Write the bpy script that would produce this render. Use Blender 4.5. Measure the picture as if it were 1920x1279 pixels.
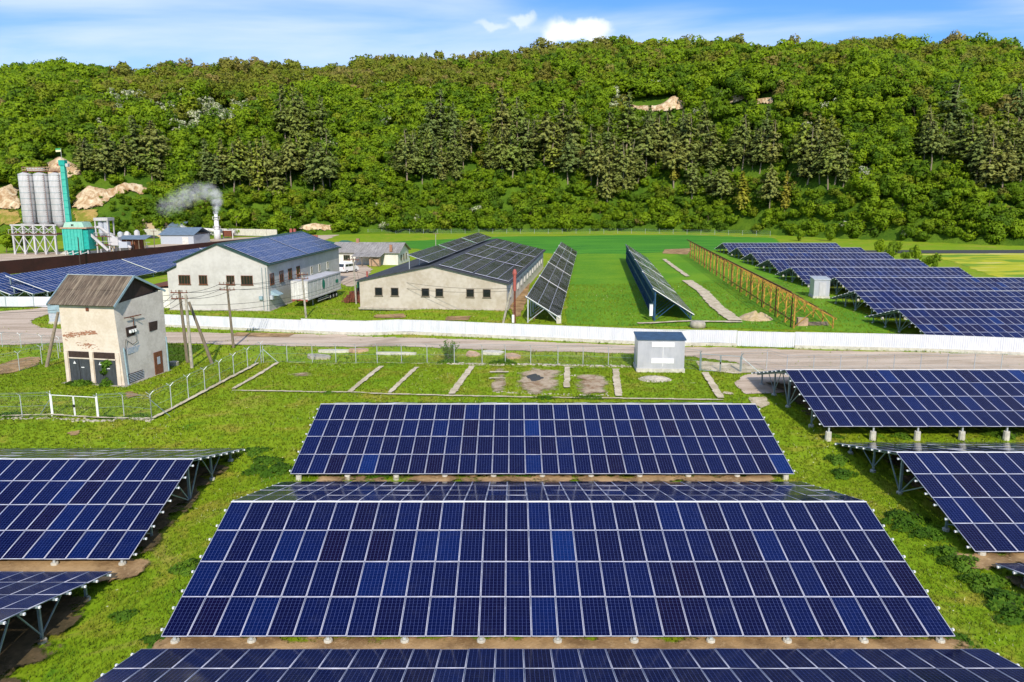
import bpy, math, random
import numpy as np
from mathutils import Vector, Matrix, noise as mnoise
random.seed(7); rng = np.random.default_rng(11)
R = math.radians
for o in list(bpy.data.objects): bpy.data.objects.remove(o)
SC = bpy.context.scene; COL = SC.collection

# ------------------------------------------------------------------ camera, sky, sun, exposure
F, PIT, V0, CAMH = 1391.6, R(10.024), 606.6, 17.15
cd = bpy.data.cameras.new("camera"); cam = bpy.data.objects.new("camera", cd); COL.objects.link(cam)
cam.location = (0, 0, CAMH); cam.rotation_euler = (R(90) - PIT, 0, 0)
cd.sensor_width = 36; cd.lens = F / 1920 * 36; cd.shift_y = -(639.5 - V0) / 1920
cd.clip_start = 0.5; cd.clip_end = 9000; SC.camera = cam
SUN_EL = R(34); SUN_DIR = Vector((-0.10, 1.0, -math.tan(SUN_EL) * 1.005))
sl = bpy.data.lights.new("sun", 'SUN'); sl.energy = 4.4; sl.angle = R(0.5); sl.color = (1.0, 0.92, 0.78)
so = bpy.data.objects.new("sun", sl); COL.objects.link(so); so.location = (0, -50, 80)
so.rotation_euler = SUN_DIR.to_track_quat('-Z', 'Y').to_euler()
SC.view_settings.view_transform = 'Standard'; SC.view_settings.look = 'None'
SC.view_settings.exposure = 0.22; SC.view_settings.gamma = 1.0
W = bpy.data.worlds.new("World"); SC.world = W; W.use_nodes = True
def build_world():
    nt = W.node_tree; n = nt.nodes; L = nt.links; n.clear()
    out = n.new('ShaderNodeOutputWorld'); bg = n.new('ShaderNodeBackground'); bg.inputs[1].default_value = 0.11
    sky = n.new('ShaderNodeTexSky'); sky.sky_type = 'NISHITA'; sky.sun_disc = False
    sky.sun_elevation = SUN_EL; sky.sun_rotation = R(180 - 6); sky.air_density = 1.0; sky.dust_density = 0.3; sky.ozone_density = 2.0
    tc = n.new('ShaderNodeTexCoord')
    sep = n.new('ShaderNodeSeparateXYZ'); L.new(tc.outputs['Generated'], sep.inputs[0])
    def math_(op, a, b=None, c=None):
        m = n.new('ShaderNodeMath'); m.operation = op
        for i, v in enumerate((a, b, c)):
            if v is None: continue
            if isinstance(v, (int, float)): m.inputs[i].default_value = v
            else: L.new(v, m.inputs[i])
        return m.outputs[0]
    def ramp(x, lo, hi):
        m = n.new('ShaderNodeMapRange'); m.interpolation_type = 'SMOOTHSTEP'
        L.new(x, m.inputs[0]); m.inputs[1].default_value = lo; m.inputs[2].default_value = hi
        return m.outputs[0]
    # the deck of thin high cloud: project the direction on a plane
    den = math_('MAXIMUM', math_('ADD', sep.outputs[2], 0.06), 0.03)
    cx = math_('DIVIDE', sep.outputs[0], den); cy = math_('DIVIDE', sep.outputs[1], den)
    cmb = n.new('ShaderNodeCombineXYZ'); L.new(cx, cmb.inputs[0]); L.new(cy, cmb.inputs[1])
    mp = n.new('ShaderNodeMapping'); mp.inputs['Rotation'].default_value = (0, 0, R(24)); mp.inputs['Scale'].default_value = (0.62, 1.0, 1); mp.inputs['Location'].default_value = (3.1, 7.3, 0)
    L.new(cmb.outputs[0], mp.inputs[0])
    nz = n.new('ShaderNodeTexNoise'); nz.inputs['Scale'].default_value = 0.62; nz.inputs['Detail'].default_value = 7; nz.inputs['Roughness'].default_value = 0.5; nz.inputs['Distortion'].default_value = 0.5
    L.new(mp.outputs[0], nz.inputs['Vector'])
    wisp = math_('MULTIPLY', ramp(nz.outputs[0], 0.35, 0.66), 0.84)
    # small heaps of cumulus over the ridge
    col = sky.outputs[0]
    def mix(fac, a, b):
        m = n.new('ShaderNodeMix'); m.data_type = 'RGBA'; 
        if isinstance(fac, float): m.inputs[0].default_value = fac
        else: L.new(fac, m.inputs[0])
        for s, v in ((6, a), (7, b)):
            if isinstance(v, tuple): m.inputs[s].default_value = v
            else: L.new(v, m.inputs[s])
        return m.outputs[2]
    tint = n.new('ShaderNodeMix'); tint.data_type = 'RGBA'; tint.blend_type = 'MULTIPLY'; tint.inputs[0].default_value = 1
    L.new(col, tint.inputs[6]); tint.inputs[7].default_value = SKYTINT; col = tint.outputs[2]
    col = mix(wisp, col, (6.4, 7.4, 9.4, 1))
    nz2 = n.new('ShaderNodeTexNoise'); nz2.inputs['Scale'].default_value = 34; nz2.inputs['Detail'].default_value = 6
    L.new(tc.outputs['Generated'], nz2.inputs['Vector'])
    wob = math_('MULTIPLY', math_('SUBTRACT', nz2.outputs[0], 0.5), 0.038)
    for (u, v, ru, rv, op) in ((1060, 58, 42, 24, 1.0), (1112, 52, 40, 18, .9), (1085, 72, 62, 14, .8), (978, 37, 24, 14, .55), (920, 48, 36, 10, .4)):
        a = (u - 960) / F; d = (v - V0) / F
        dv = Vector((a, math.cos(PIT) - d * math.sin(PIT), -math.sin(PIT) - d * math.cos(PIT))).normalized()
        ex = math_('DIVIDE', math_('SUBTRACT', math_('ADD', sep.outputs[0], wob), dv.x), ru / F)
        ez = math_('DIVIDE', math_('SUBTRACT', math_('ADD', sep.outputs[2], wob), dv.z), rv / F)
        rr = math_('SQRT', math_('ADD', math_('MULTIPLY', ex, ex), math_('MULTIPLY', ez, ez)))
        ahead = math_('GREATER_THAN', sep.outputs[1], 0.0)
        mask = math_('MULTIPLY', math_('MULTIPLY', ramp(rr, 1.15, 0.45), op), ahead)
        col = mix(mask, col, (8.6, 8.9, 9.4, 1))
    L.new(col, bg.inputs[0]); L.new(bg.outputs[0], out.inputs[0])
SKYTINT = (0.50, 0.83, 1.26, 1)
build_world()

# ------------------------------------------------------------------ ground and hill heights
def sstep(t): t = np.clip(t, 0, 1); return t * t * (3 - 2 * t)
def gz(x, y):
    x = np.asarray(x, float); y = np.asarray(y, float)
    return -.42 * sstep((-x - 12) / 7) + .22 * sstep((x - 17) / 6) + .35 * sstep((x - 22) / 25) * sstep((y - 44) / 30) + .6 * sstep((y - 32) / 38) - .08
FX = [-700, -260, -190, -150, -100, -40, 40, 90, 120, 150, 200, 420, 700]
FY = [300, 275, 262, 268, 300, 318, 318, 300, 262, 232, 214, 190, 190]
CX = list(range(-340, 345, 10))
CH = [65.5, 65.5, 65.9, 67.8, 73.5, 71.9, 71.1, 70.7, 70.7, 71.5, 73.1, 72.3, 74.7, 74.7, 68.1, 70.5, 71.6, 71.0, 72.2, 73.2, 70.9, 71.7, 73.1, 74.8, 79.4, 82.1, 82.0, 84.3, 86.7, 86.7, 88.3, 87.3, 86.2, 87.2, 85.8, 86.5, 90.4, 93.6, 94.9, 93.4, 91.3, 93.8, 91.9, 91.6, 89.4, 84.1, 83.4, 77.5, 79.5, 78.5, 76.8, 75.4, 72.6, 73.3, 70.6, 71.6, 71.3, 65.6, 61.2, 68.6, 69.0, 69.7, 70.3, 71.0, 71.7, 72.3, 73.0, 73.0, 73.0]
def hillz(x, y):
    x = np.asarray(x, float); y = np.asarray(y, float)
    foot = np.interp(x, FX, FY); s = np.clip((y - foot) / 165.0, 0, 1)
    H = np.interp(x, CX, CH)
    h = H * np.sin(s * np.pi / 2) ** 0.93
    h = h + s * (2.6 * np.sin(x / 23.0 + 1.3) * np.sin(y / 31.0) + 1.8 * np.sin(x / 11.0 + y / 17.0) + 1.2 * np.sin(x / 7.3 - y / 9.1))
    return np.where(y > foot, h, 0.0)
def tz(x, y): return gz(x, y) + hillz(x, y)
def ray(u, v):
    a = (u - 960) / F; d = (v - V0) / F
    return np.array([a, math.cos(PIT) - d * math.sin(PIT), -math.sin(PIT) - d * math.cos(PIT)])
def at(u, v, Y):
    r = ray(u, v); t = Y / r[1]; return Vector((r[0] * t, Y, CAMH + r[2] * t))
def hit(u, v, h=0.0, far=560):
    """the place on the terrain seen at a pixel of the photograph (h: height above the terrain)"""
    r = ray(u, v); ys = np.arange(12, far, 0.5); t = ys / r[1]
    z = CAMH + r[2] * t; g = tz(r[0] * t, ys) + h
    k = np.argmax(z <= g)
    if z[k] > g[k]: k = len(ys) - 1
    if k > 0:
        a = z[k-1] - g[k-1]; b = g[k] - z[k]; y = ys[k-1] + 0.5 * a / max(a + b, 1e-9)
    else: y = ys[0]
    t = y / r[1]; x = r[0] * t
    return Vector((x, y, float(tz(x, y))))
def proj(x, y, z):
    x = np.asarray(x, float); y = np.asarray(y, float); z = np.asarray(z, float) - CAMH
    Z = y * math.cos(PIT) - z * math.sin(PIT); D = -z * math.cos(PIT) - y * math.sin(PIT)
    return 960 + x / Z * F, V0 + D / Z * F

# ------------------------------------------------------------------ material helpers
class NT:
    def __init__(s, name):
        s.m = bpy.data.materials.new(name); s.m.use_nodes = True; s.t = s.m.node_tree; s.n = s.t.nodes; s.L = s.t.links
        s.b = s.n['Principled BSDF']; s.out = s.n['Material Output']; s._tc = None
    def new(s, k): return s.n.new(k)
    def put(s, sock, v):
        if v is None: return
        if isinstance(v, (int, float)):
            try: sock.default_value = v
            except TypeError: sock.default_value = (v, v, v, 1)
        elif isinstance(v, tuple): sock.default_value = v if len(v) == len(sock.default_value) else v + (1,)
        else: s.L.new(v, sock)
    def tc(s, k='Object'):
        if not s._tc: s._tc = s.new('ShaderNodeTexCoord')
        return s._tc.outputs[k]
    def pos(s):
        return s.new('ShaderNodeNewGeometry').outputs['Position']
    def mapv(s, vec, scale=(1, 1, 1), rot=(0, 0, 0), loc=(0, 0, 0)):
        m = s.new('ShaderNodeMapping'); s.L.new(vec, m.inputs[0]); m.inputs['Scale'].default_value = scale
        m.inputs['Rotation'].default_value = rot; m.inputs['Location'].default_value = loc; return m.outputs[0]
    def noise(s, vec, scale, detail=4, rough=.55, dist=0):
        m = s.new('ShaderNodeTexNoise'); s.L.new(vec, m.inputs['Vector']); m.inputs['Scale'].default_value = scale
        m.inputs['Detail'].default_value = detail; m.inputs['Roughness'].default_value = rough; m.inputs['Distortion'].default_value = dist
        return m.outputs[0]
    def math(s, op, a, b=None, c=None):
        m = s.new('ShaderNodeMath'); m.operation = op
        for i, v in enumerate((a, b, c)): s.put(m.inputs[i], v) if v is not None else None
        return m.outputs[0]
    def ramp(s, x, lo, hi, a=0.0, b=1.0, smooth=True):
        m = s.new('ShaderNodeMapRange'); m.interpolation_type = 'SMOOTHSTEP' if smooth else 'LINEAR'
        s.put(m.inputs[0], x); m.inputs[1].default_value = lo; m.inputs[2].default_value = hi
        m.inputs[3].default_value = a; m.inputs[4].default_value = b; return m.outputs[0]
    def mix(s, f, a, b, blend='MIX'):
        m = s.new('ShaderNodeMix'); m.data_type = 'RGBA'; m.blend_type = blend
        s.put(m.inputs[0], f); s.put(m.inputs[6], a); s.put(m.inputs[7], b); return m.outputs[2]
    def attr(s, name):
        a = s.new('ShaderNodeAttribute'); a.attribute_name = name; return a.outputs['Fac']
    def rnd(s):
        """one random number for each object, or for each piece of a merged mesh"""
        oi = s.new('ShaderNodeObjectInfo'); return s.math('FRACT', s.math('ADD', oi.outputs['Random'], s.attr('rnd')))
    def bump(s, h, strength=.3, dist=.02):
        b = s.new('ShaderNodeBump'); s.put(b.inputs['Height'], h); b.inputs['Strength'].default_value = strength; b.inputs['Distance'].default_value = dist
        s.L.new(b.outputs[0], s.b.inputs['Normal'])
    def fin(s, col, rough=.7, metal=0, spec=.5):
        s.put(s.b.inputs['Base Color'], col); s.put(s.b.inputs['Roughness'], rough); s.b.inputs['Metallic'].default_value = metal
        s.b.inputs['Specular IOR Level'].default_value = spec; return s.m
def plain(name, c, rough=.6, metal=0, var=.25, scale=3.0, c2=None, bump=.0, stretch=(1, 1, 1), spec=.4):
    """a surface colour with wear: two scales of noise between the colour and a second one"""
    N = NT(name); v = N.mapv(N.tc(), stretch)
    c2 = c2 or tuple(k * (1 - var) * .9 for k in c)
    f = N.math('MULTIPLY_ADD', N.noise(v, scale, 6, .6), .65, N.math('MULTIPLY', N.noise(v, scale * 6.3, 3), .35))
    col = N.mix(N.ramp(f, .38, .62), c2, c)
    if bump: N.bump(f, bump, .03)
    return N.fin(col, N.ramp(f, .3, .7, min(1, rough + .1), rough - .05), metal, spec)
M = {}
# ------------------------------------------------------------------ materials
def grass_col(N, dark=1.0):
    p = N.pos()
    big = N.noise(p, .05, 3, .5); mid = N.noise(p, .33, 5, .6, .6); fine = N.noise(N.mapv(p, (1, .7, 1)), 2.6, 5, .7)
    c = N.mix(N.ramp(big, .35, .65), (.17, .28, .005), (.215, .305, .006))
    c = N.mix(N.ramp(mid, .50, .70), c, (.30, .27, .03)); dry = N.noise(p, .11, 5, .7, 1.2); c = N.mix(N.ramp(dry, .55, .68, 0, .75), c, (.34, .27, .06))
    c = N.mix(N.ramp(mid, .44, .26), c, (.085, .205, .006))
    c = N.mix(N.ramp(fine, .5, .8), c, (.24, .36, .018))
    c = N.mix(N.ramp(fine, .5, .22, 0, .65), c, (.065, .14, .008))
    return c, fine, mid
def m_ground():
    N = NT('grass_ground'); c, fine, mid = grass_col(N)
    p = N.pos()
    spots = N.noise(p, .19, 6, .75, 1.0)
    c = N.mix(N.ramp(spots, .66, .74), c, (.26, .20, .10))
    vo = N.new('ShaderNodeTexVoronoi'); N.L.new(p, vo.inputs['Vector']); vo.inputs['Scale'].default_value = 1.5
    c = N.mix(N.math('MULTIPLY', N.ramp(vo.outputs[0], .09, .05), N.ramp(mid, .48, .55)), c, (.75, .75, .5))
    N.bump(fine, .5, .1); return N.fin(c, .9, 0, .15)
M['ground'] = m_ground()
def soft_normal(N, k=.75):
    """leaf faces shaded partly as the clump they belong to"""
    a = N.new('ShaderNodeAttribute'); a.attribute_name = 'nrm'; vt = N.new('ShaderNodeVectorTransform'); vt.vector_type = 'NORMAL'; vt.convert_from = 'OBJECT'; vt.convert_to = 'WORLD'; N.L.new(a.outputs['Vector'], vt.inputs[0])
    g = N.new('ShaderNodeNewGeometry'); m = N.new('ShaderNodeMix'); m.data_type = 'VECTOR'; m.inputs[0].default_value = k; N.L.new(g.outputs['Normal'], m.inputs[4]); N.L.new(vt.outputs[0], m.inputs[5])
    n = N.new('ShaderNodeVectorMath'); n.operation = 'NORMALIZE'; N.L.new(m.outputs[1], n.inputs[0]); return n.outputs[0]
def m_tuft():
    N = NT('grass_blades'); c, fine, mid = grass_col(N)
    c = N.mix(N.ramp(N.attr('rnd'), 0, 1, .8, .1), c, (.32, .43, .012))
    fl = N.math('MULTIPLY', N.math('GREATER_THAN', N.math('FRACT', N.math('MULTIPLY', N.attr('rnd'), 37.0)), .972), N.ramp(N.noise(N.pos(), .16, 3), .46, .60)); c = N.mix(fl, c, (.85, .85, .45))
    d = N.new('ShaderNodeBsdfTranslucent'); N.put(d.inputs[0], c); ms = N.new('ShaderNodeMixShader'); ms.inputs[0].default_value = .3
    sn = soft_normal(N, .85); N.L.new(sn, N.b.inputs['Normal'])
    m = N.fin(c, .75, 0, .2); N.L.new(N.b.outputs[0], ms.inputs[1]); N.L.new(d.outputs[0], ms.inputs[2]); N.L.new(ms.outputs[0], N.out.inputs[0]); return m
M['tuft'] = m_tuft()
def m_leaf(name, stops, rough=.65, transl=.5, blossom=None, vary=True):
    """foliage: the tree's own hue (one random number a tree), lighter and darker sprays inside it"""
    N = NT(name); r = N.rnd()
    cr = N.new('ShaderNodeValToRGB'); cr.color_ramp.interpolation = 'LINEAR'; N.L.new(r, cr.inputs[0])
    el = cr.color_ramp.elements
    while len(el) < len(stops): el.new(.5)
    for e, (p, c) in zip(el, stops): e.position = p; e.color = c + (1,)
    p = N.pos(); f = N.noise(p, .5, 4, .6)
    c = N.mix(N.ramp(f, .35, .65, 0, .5), cr.outputs[0], N.mix(1.0, cr.outputs[0], (1.5, 1.4, 1.1), 'MULTIPLY'))
    if blossom: c = N.mix(N.ramp(N.noise(p, .9, 3, .6), .46, .50, 0, .95), c, blossom)
    d = N.new('ShaderNodeBsdfTranslucent'); N.put(d.inputs[0], c); ms = N.new('ShaderNodeMixShader'); ms.inputs[0].default_value = transl
    sn = soft_normal(N, .84); N.L.new(sn, N.b.inputs['Normal'])
    m = N.fin(c, rough, 0, .25); N.L.new(N.b.outputs[0], ms.inputs[1]); N.L.new(d.outputs[0], ms.inputs[2]); N.L.new(ms.outputs[0], N.out.inputs[0]); return m
G1, G2, G3, G4, G5 = (.14, .245, .008), (.19, .305, .008), (.255, .375, .010), (.095, .19, .010), (.27, .32, .02)
M['leaf'] = m_leaf('broad_leaves', [(0, G4), (.2, G1), (.45, G2), (.7, G3), (.9, G2), (1, G5)])
M['leaf_olive'] = m_leaf('young_olive_leaves', [(0, (.25, .24, .04)), (.4, (.23, .27, .025)), (.7, (.19, .26, .015)), (1, (.33, .27, .09))])
M['blossom'] = m_leaf('blossoming_leaves', [(0, G1), (.5, G2), (1, G1)], blossom=(.80, .80, .60))
M['needle'] = m_leaf('pine_needles', [(0, (.125, .175, .045)), (.4, (.165, .205, .045)), (.7, (.21, .225, .055)), (.93, (.16, .23, .035)), (1, (.24, .28, .04))], transl=.15)
M['larch'] = m_leaf('yellow_needles', [(0, (.24, .27, .02)), (1, (.27, .24, .03))], transl=.2)
M['weed'] = m_leaf('weed_leaves', [(0, (.06, .15, .010)), (.5, (.09, .20, .012)), (1, (.15, .27, .02))])
M['bark'] = plain('bark', (.16, .11, .075), .9, scale=4, bump=.4)
M['bark_pale'] = plain('pale_bark', (.30, .24, .18), .9, scale=4, bump=.4)
def m_hill():
    N = NT('hillside_undergrowth'); p = N.pos(); a = N.noise(p, .12, 5, .6); b = N.noise(p, 1.1, 4, .7)
    c = N.mix(N.ramp(a, .35, .65), (.05, .11, .008), (.10, .175, .012)); c = N.mix(N.ramp(b, .55, .75), c, (.10, .15, .018)); c = N.mix(N.ramp(b, .45, .25), c, (.03, .055, .008))
    N.bump(b, 1, .6); return N.fin(c, .95, 0, .1)
M['hill'] = m_hill()
def edged(name, build, thresh=.5, scale=.5, soft=.06):
    """a sheet lying on the ground whose border frays out into the grass"""
    N = NT(name); col, rough = build(N); m = N.fin(col, rough, 0, .2)
    e = N.attr('edge'); p = N.pos()
    f = N.math('ADD', e, N.math('MULTIPLY', N.math('SUBTRACT', N.noise(p, scale, 6, .7), .5), 1.3))
    al = N.ramp(f, thresh - soft, thresh + soft)
    tr = N.new('ShaderNodeBsdfTransparent'); ms = N.new('ShaderNodeMixShader')
    N.L.new(al, ms.inputs[0]); N.L.new(tr.outputs[0], ms.inputs[1]); N.L.new(N.b.outputs[0], ms.inputs[2]); N.L.new(ms.outputs[0], N.out.inputs[0])
    return m
def b_road(N):
    p = N.pos(); s = N.mapv(p, (.10, .75, 1), (0, 0, R(12.7))); a = N.noise(s, .9, 6, .65, .4); b = N.noise(p, 4, 5, .7); d = N.noise(p, .12, 3)
    c = N.mix(N.ramp(a, .35, .65), (.38, .29, .21), (.56, .45, .35)); c = N.mix(N.ramp(b, .5, .8, 0, .6), c, (.64, .54, .44))
    c = N.mix(N.ramp(b, .46, .2, 0, .5), c, (.20, .15, .11)); c = N.mix(N.ramp(d, .56, .70, 0, .75), c, (.33, .25, .18)); N.bump(b, .5, .05)
    return c, .9
def b_soil(N):
    p = N.pos(); a = N.noise(p, .6, 6, .65); b = N.noise(p, 5, 5, .7)
    c = N.mix(N.ramp(a, .35, .65), (.20, .12, .055), (.42, .27, .13)); c = N.mix(N.ramp(b, .52, .78, 0, .7), c, (.60, .44, .26)); N.bump(b, .6, .06); return c, .95
def b_shade(N):  # soil colour darkened to carry the shade under the arrays
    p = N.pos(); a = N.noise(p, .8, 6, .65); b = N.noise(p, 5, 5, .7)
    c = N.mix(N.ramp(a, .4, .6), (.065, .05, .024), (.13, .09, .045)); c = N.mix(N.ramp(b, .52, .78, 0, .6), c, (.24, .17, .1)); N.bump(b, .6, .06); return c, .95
def b_rubble(N):
    p = N.pos(); a = N.noise(p, .9, 6, .7, .5); b = N.noise(p, 6, 4, .8)
    c = N.mix(N.ramp(a, .35, .6), (.26, .16, .085), (.46, .36, .25)); c = N.mix(N.ramp(b, .55, .75, 0, .8), c, (.62, .55, .45)); N.bump(b, .9, .08); return c, .95
def b_conc(N):
    p = N.pos(); a = N.noise(p, 1.1, 6, .6); b = N.noise(p, 7, 5, .7)
    c = N.mix(N.ramp(a, .35, .65), (.42, .35, .23), (.62, .53, .39)); c = N.mix(N.ramp(b, .5, .3, 0, .6), c, (.30, .26, .15)); N.bump(b, .5, .03); return c, .9
def b_crop(N):
    p = N.pos(); s = N.mapv(p, (.25, 1.6, 1), (0, 0, R(8))); a = N.noise(s, .16, 5, .6); b = N.noise(p, 1.8, 4, .7)
    c = N.mix(N.ramp(a, .35, .65), (.022, .15, .008), (.075, .26, .012)); c = N.mix(N.ramp(b, .4, .7, 0, .5), c, (.10, .30, .03)); N.bump(b, .6, .2); return c, .9
def b_lush(N):
    p = N.pos(); a = N.noise(p, .09, 5, .6); b = N.noise(p, 1.5, 5, .75)
    c = N.mix(N.ramp(a, .35, .65), (.09, .24, .007), (.145, .29, .008)); c = N.mix(N.ramp(b, .5, .75, 0, .6), c, (.20, .36, .015)); c = N.mix(N.ramp(b, .48, .25, 0, .7), c, (.05, .14, .005)); N.bump(b, .9, .15); return c, .9
def b_flower(N):
    p = N.pos(); s = N.mapv(p, (.35, 1, 1)); a = N.noise(s, .16, 5, .65, .5); b = N.noise(p, 1.2, 4, .7)
    c = N.mix(N.ramp(a, .42, .52), (.15, .27, .015), (.42, .42, .02)); c = N.mix(N.ramp(a, .56, .66), c, (.56, .50, .17)); c = N.mix(N.ramp(b, .45, .25, 0, .5), c, (.09, .17, .01)); return c, .9
def b_asph(N):
    p = N.pos(); b = N.noise(p, 1.5, 5, .7); return N.mix(N.ramp(b, .3, .7), (.045, .05, .05), (.07, .072, .07)), .85
def b_rock(N):
    p = N.pos(); a = N.noise(N.mapv(p, (1.6, 1.6, .6)), .30, 7, .7, .6); b = N.noise(N.mapv(p, (1.5, 1.5, .4)), .9, 6, .7)
    c = N.mix(N.ramp(a, .36, .62), (.36, .21, .10), (.66, .53, .35)); c = N.mix(N.ramp(b, .5, .3, 0, .6), c, (.34, .20, .10)); c = N.mix(N.ramp(a, .60, .72), c, (.80, .70, .52)); N.bump(a, .8, 1.2); return c, .95
def b_scree(N):
    p = N.pos(); a = N.noise(p, .25, 6, .65, .6); b = N.noise(p, 1.6, 6, .7)
    c = N.mix(N.ramp(a, .4, .6), (.19, .19, .025), (.42, .27, .09)); c = N.mix(N.ramp(b, .5, .75, 0, .6), c, (.15, .20, .02)); N.bump(b, .8, .5); return c, .95
M['road'] = edged('gravel', b_road, .45, .45); M['soil'] = edged('bare_soil', b_soil, .5, .55); M['shade_soil'] = edged('soil_darkened_as_shade', b_shade, .5, .7)
M['rubble'] = edged('rubble', b_rubble, .60, .5, .16); M['conc_sheet'] = edged('weathered_concrete', b_conc, .50, .9, .09)
M['crop'] = edged('crop', b_crop, .3, .25); M['lush'] = edged('lush_grass', b_lush, .4, .3); M['flower'] = edged('flowering_grass', b_flower, .35, .2)
M['asphalt'] = edged('asphalt', b_asph, .1, .3); M['rock'] = edged('quarry_rock', b_rock, .44, .22, .05); M['scree'] = edged('scree', b_scree, .42, .3, .08)

def m_cell(name, tint, seg=(6, 12), line=(.11, .15, .38), grid=.034, busv=.12, spec=.08):
    """the glass face of one module: cells parted by pale lines, each module its own shade of blue"""
    N = NT(name); uv = N.tc('UV'); sp = N.new('ShaderNodeSeparateXYZ'); N.L.new(uv, sp.inputs[0])
    x = N.math('MULTIPLY', sp.outputs[0], seg[0]); y = N.math('MULTIPLY', sp.outputs[1], seg[1])
    fx = N.math('ABSOLUTE', N.math('SUBTRACT', N.math('FRACT', x), .5)); fy = N.math('ABSOLUTE', N.math('SUBTRACT', N.math('FRACT', y), .5))
    lx = N.math('GREATER_THAN', fx, .5 - grid * .5); ly = N.math('GREATER_THAN', fy, .5 - grid * .4)
    g = N.math('MAXIMUM', lx, N.math('MULTIPLY', ly, .62))
    # the fine bus bars inside each cell
    b3 = N.math('ABSOLUTE', N.math('SUBTRACT', N.math('FRACT', N.math('MULTIPLY_ADD', sp.outputs[0], seg[0] * 3, 0)), .5))
    g = N.math('MAXIMUM', g, N.math('MULTIPLY', N.math('LESS_THAN', b3, .05), .28 * busv))
    r = N.rnd(); cr = N.new('ShaderNodeValToRGB'); N.L.new(r, cr.inputs[0]); el = cr.color_ramp.elements
    while len(el) < len(tint): el.new(.5)
    for e, (p, c) in zip(el, tint): e.position = p; e.color = c + (1,)
    cx = N.new('ShaderNodeCombineXYZ'); N.L.new(N.math('FLOOR', x), cx.inputs[0]); N.L.new(N.math('FLOOR', y), cx.inputs[1]); N.L.new(N.math('MULTIPLY', r, 37), cx.inputs[2])
    wn = N.new('ShaderNodeTexWhiteNoise'); N.L.new(cx.outputs[0], wn.inputs['Vector'])
    c = N.mix(N.ramp(wn.outputs[0], 0, 1, 0, .45), cr.outputs[0], N.mix(1.0, cr.outputs[0], (1.7, 1.5, 1.4), 'MULTIPLY'))
    c = N.mix(g, c, line)
    dust = N.noise(N.pos(), 1.1, 5, .65); c = N.mix(N.ramp(dust, .5, .8, 0, .012), c, (.5, .5, .5))
    N.b.inputs['Coat Weight'].default_value = .0
    return N.fin(c, N.ramp(dust, .3, .7, .07, .16), 0, spec)
NAVY = [(0, (.0022, .0008, .018)), (.13, (.0010, .0012, .023)), (.45, (.0002, .0020, .030)), (.8, (.0002, .0030, .038)), (.97, (.0002, .006, .056)), (1, (.0001, .015, .10))]
M['cell'] = m_cell('blue_solar_cells', NAVY)
M['cell_far'] = m_cell('violet_solar_cells', [(0, (.006, .0025, .024)), (.5, (.002, .0025, .034)), (.95, (.001, .005, .055)), (1, (.0006, .013, .09))])
M['cell_roof'] = m_cell('roof_solar_cells', [(0, (.0005, .013, .075)), (1, (.0006, .020, .11))], grid=.03)
M['cell_black'] = m_cell('black_solar_cells', [(0, (.006, .007, .011)), (.6, (.008, .010, .016)), (1, (.011, .014, .024))], line=(.025, .03, .04), grid=.04, spec=.2)
M['frame'] = plain('aluminium_frame', (.50, .51, .62), .4, .0, .1, 2, spec=.4)
M['back'] = plain('white_backsheet', (.32, .33, .35), .6, 0, .1)
M['galv'] = plain('galvanised_steel', (.30, .38, .40), .42, .35, .2, 3)
M['galv_light'] = plain('bright_galvanised_steel', (.55, .58, .60), .4, .3, .15, 3)
M['cap'] = plain('white_end_cap', (.8, .8, .8), .5, 0, .06)
M['concrete'] = plain('concrete', (.42, .38, .31), .9, 0, .3, 2.5, bump=.3)
M['concrete_pale'] = plain('pale_concrete', (.58, .55, .47), .9, 0, .2, 2.5, bump=.2)
M['plaster'] = plain('grey_plaster', (.53, .51, .485), .92, 0, .2, .35, c2=(.44, .42, .395), bump=.15)
M['plaster_warm'] = plain('stained_beige_plaster', (.50, .45, .385), .92, 0, .3, .3, c2=(.40, .345, .27), bump=.2)
M['plaster_cream'] = plain('cream_plaster', (.66, .57, .48), .9, 0, .15, .8, c2=(.56, .47, .37), bump=.15)
M['plaster_side'] = plain('grey_cream_plaster', (.58, .53, .48), .9, 0, .2, .9, c2=(.46, .415, .37), bump=.15)
M['whitewash'] = plain('whitewash', (.72, .70, .65), .85, 0, .15, .6, c2=(.6, .57, .5))
M['brick'] = plain('bare_brick', (.42, .21, .13), .9, 0, .35, 9, bump=.5)
M['bluetrim'] = plain('faded_blue_paint', (.30, .42, .47), .6, 0, .2, 3)
M['dark_green'] = plain('dark_green_sheet_metal', (.02, .06, .05), .45, 0, .2, 2)
M['greenroof'] = plain('green_roof_sheet', (.03, .12, .08), .5, 0, .2, 2)
M['win_dark'] = plain('dark_window_glass', (.012, .014, .016), .12, 0, .2, 5, spec=.8)
M['wood_brown'] = plain('brown_painted_wood', (.20, .07, .03), .7, 0, .3, 6)
M['wood_yellow'] = plain('yellowish_frame_wood', (.40, .27, .12), .7, 0, .3, 6)
M['wood_grey'] = plain('weathered_wood', (.21, .17, .12), .9, 0, .3, 3, stretch=(4, 4, .6), bump=.3)
M['wood_dark'] = plain('dark_boards', (.055, .032, .026), .85, 0, .4, 2, stretch=(9, 9, .5), bump=.3)
M['door_dark'] = plain('dark_grey_door_steel', (.055, .062, .072), .55, 0, .35, 2.2, stretch=(2, 2, .5))
M['rust'] = plain('rusty_steel', (.20, .055, .025), .85, 0, .45, 6, c2=(.07, .03, .02), bump=.4)
M['rust_box'] = plain('dark_rusted_recess', (.05, .028, .022), .8, 0, .4, 6)
M['red'] = plain('faded_red_paint', (.40, .10, .08), .6, 0, .2, 4)
M['white_paint'] = plain('white_paint', (.78, .78, .78), .45, 0, .06, 2)
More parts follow.
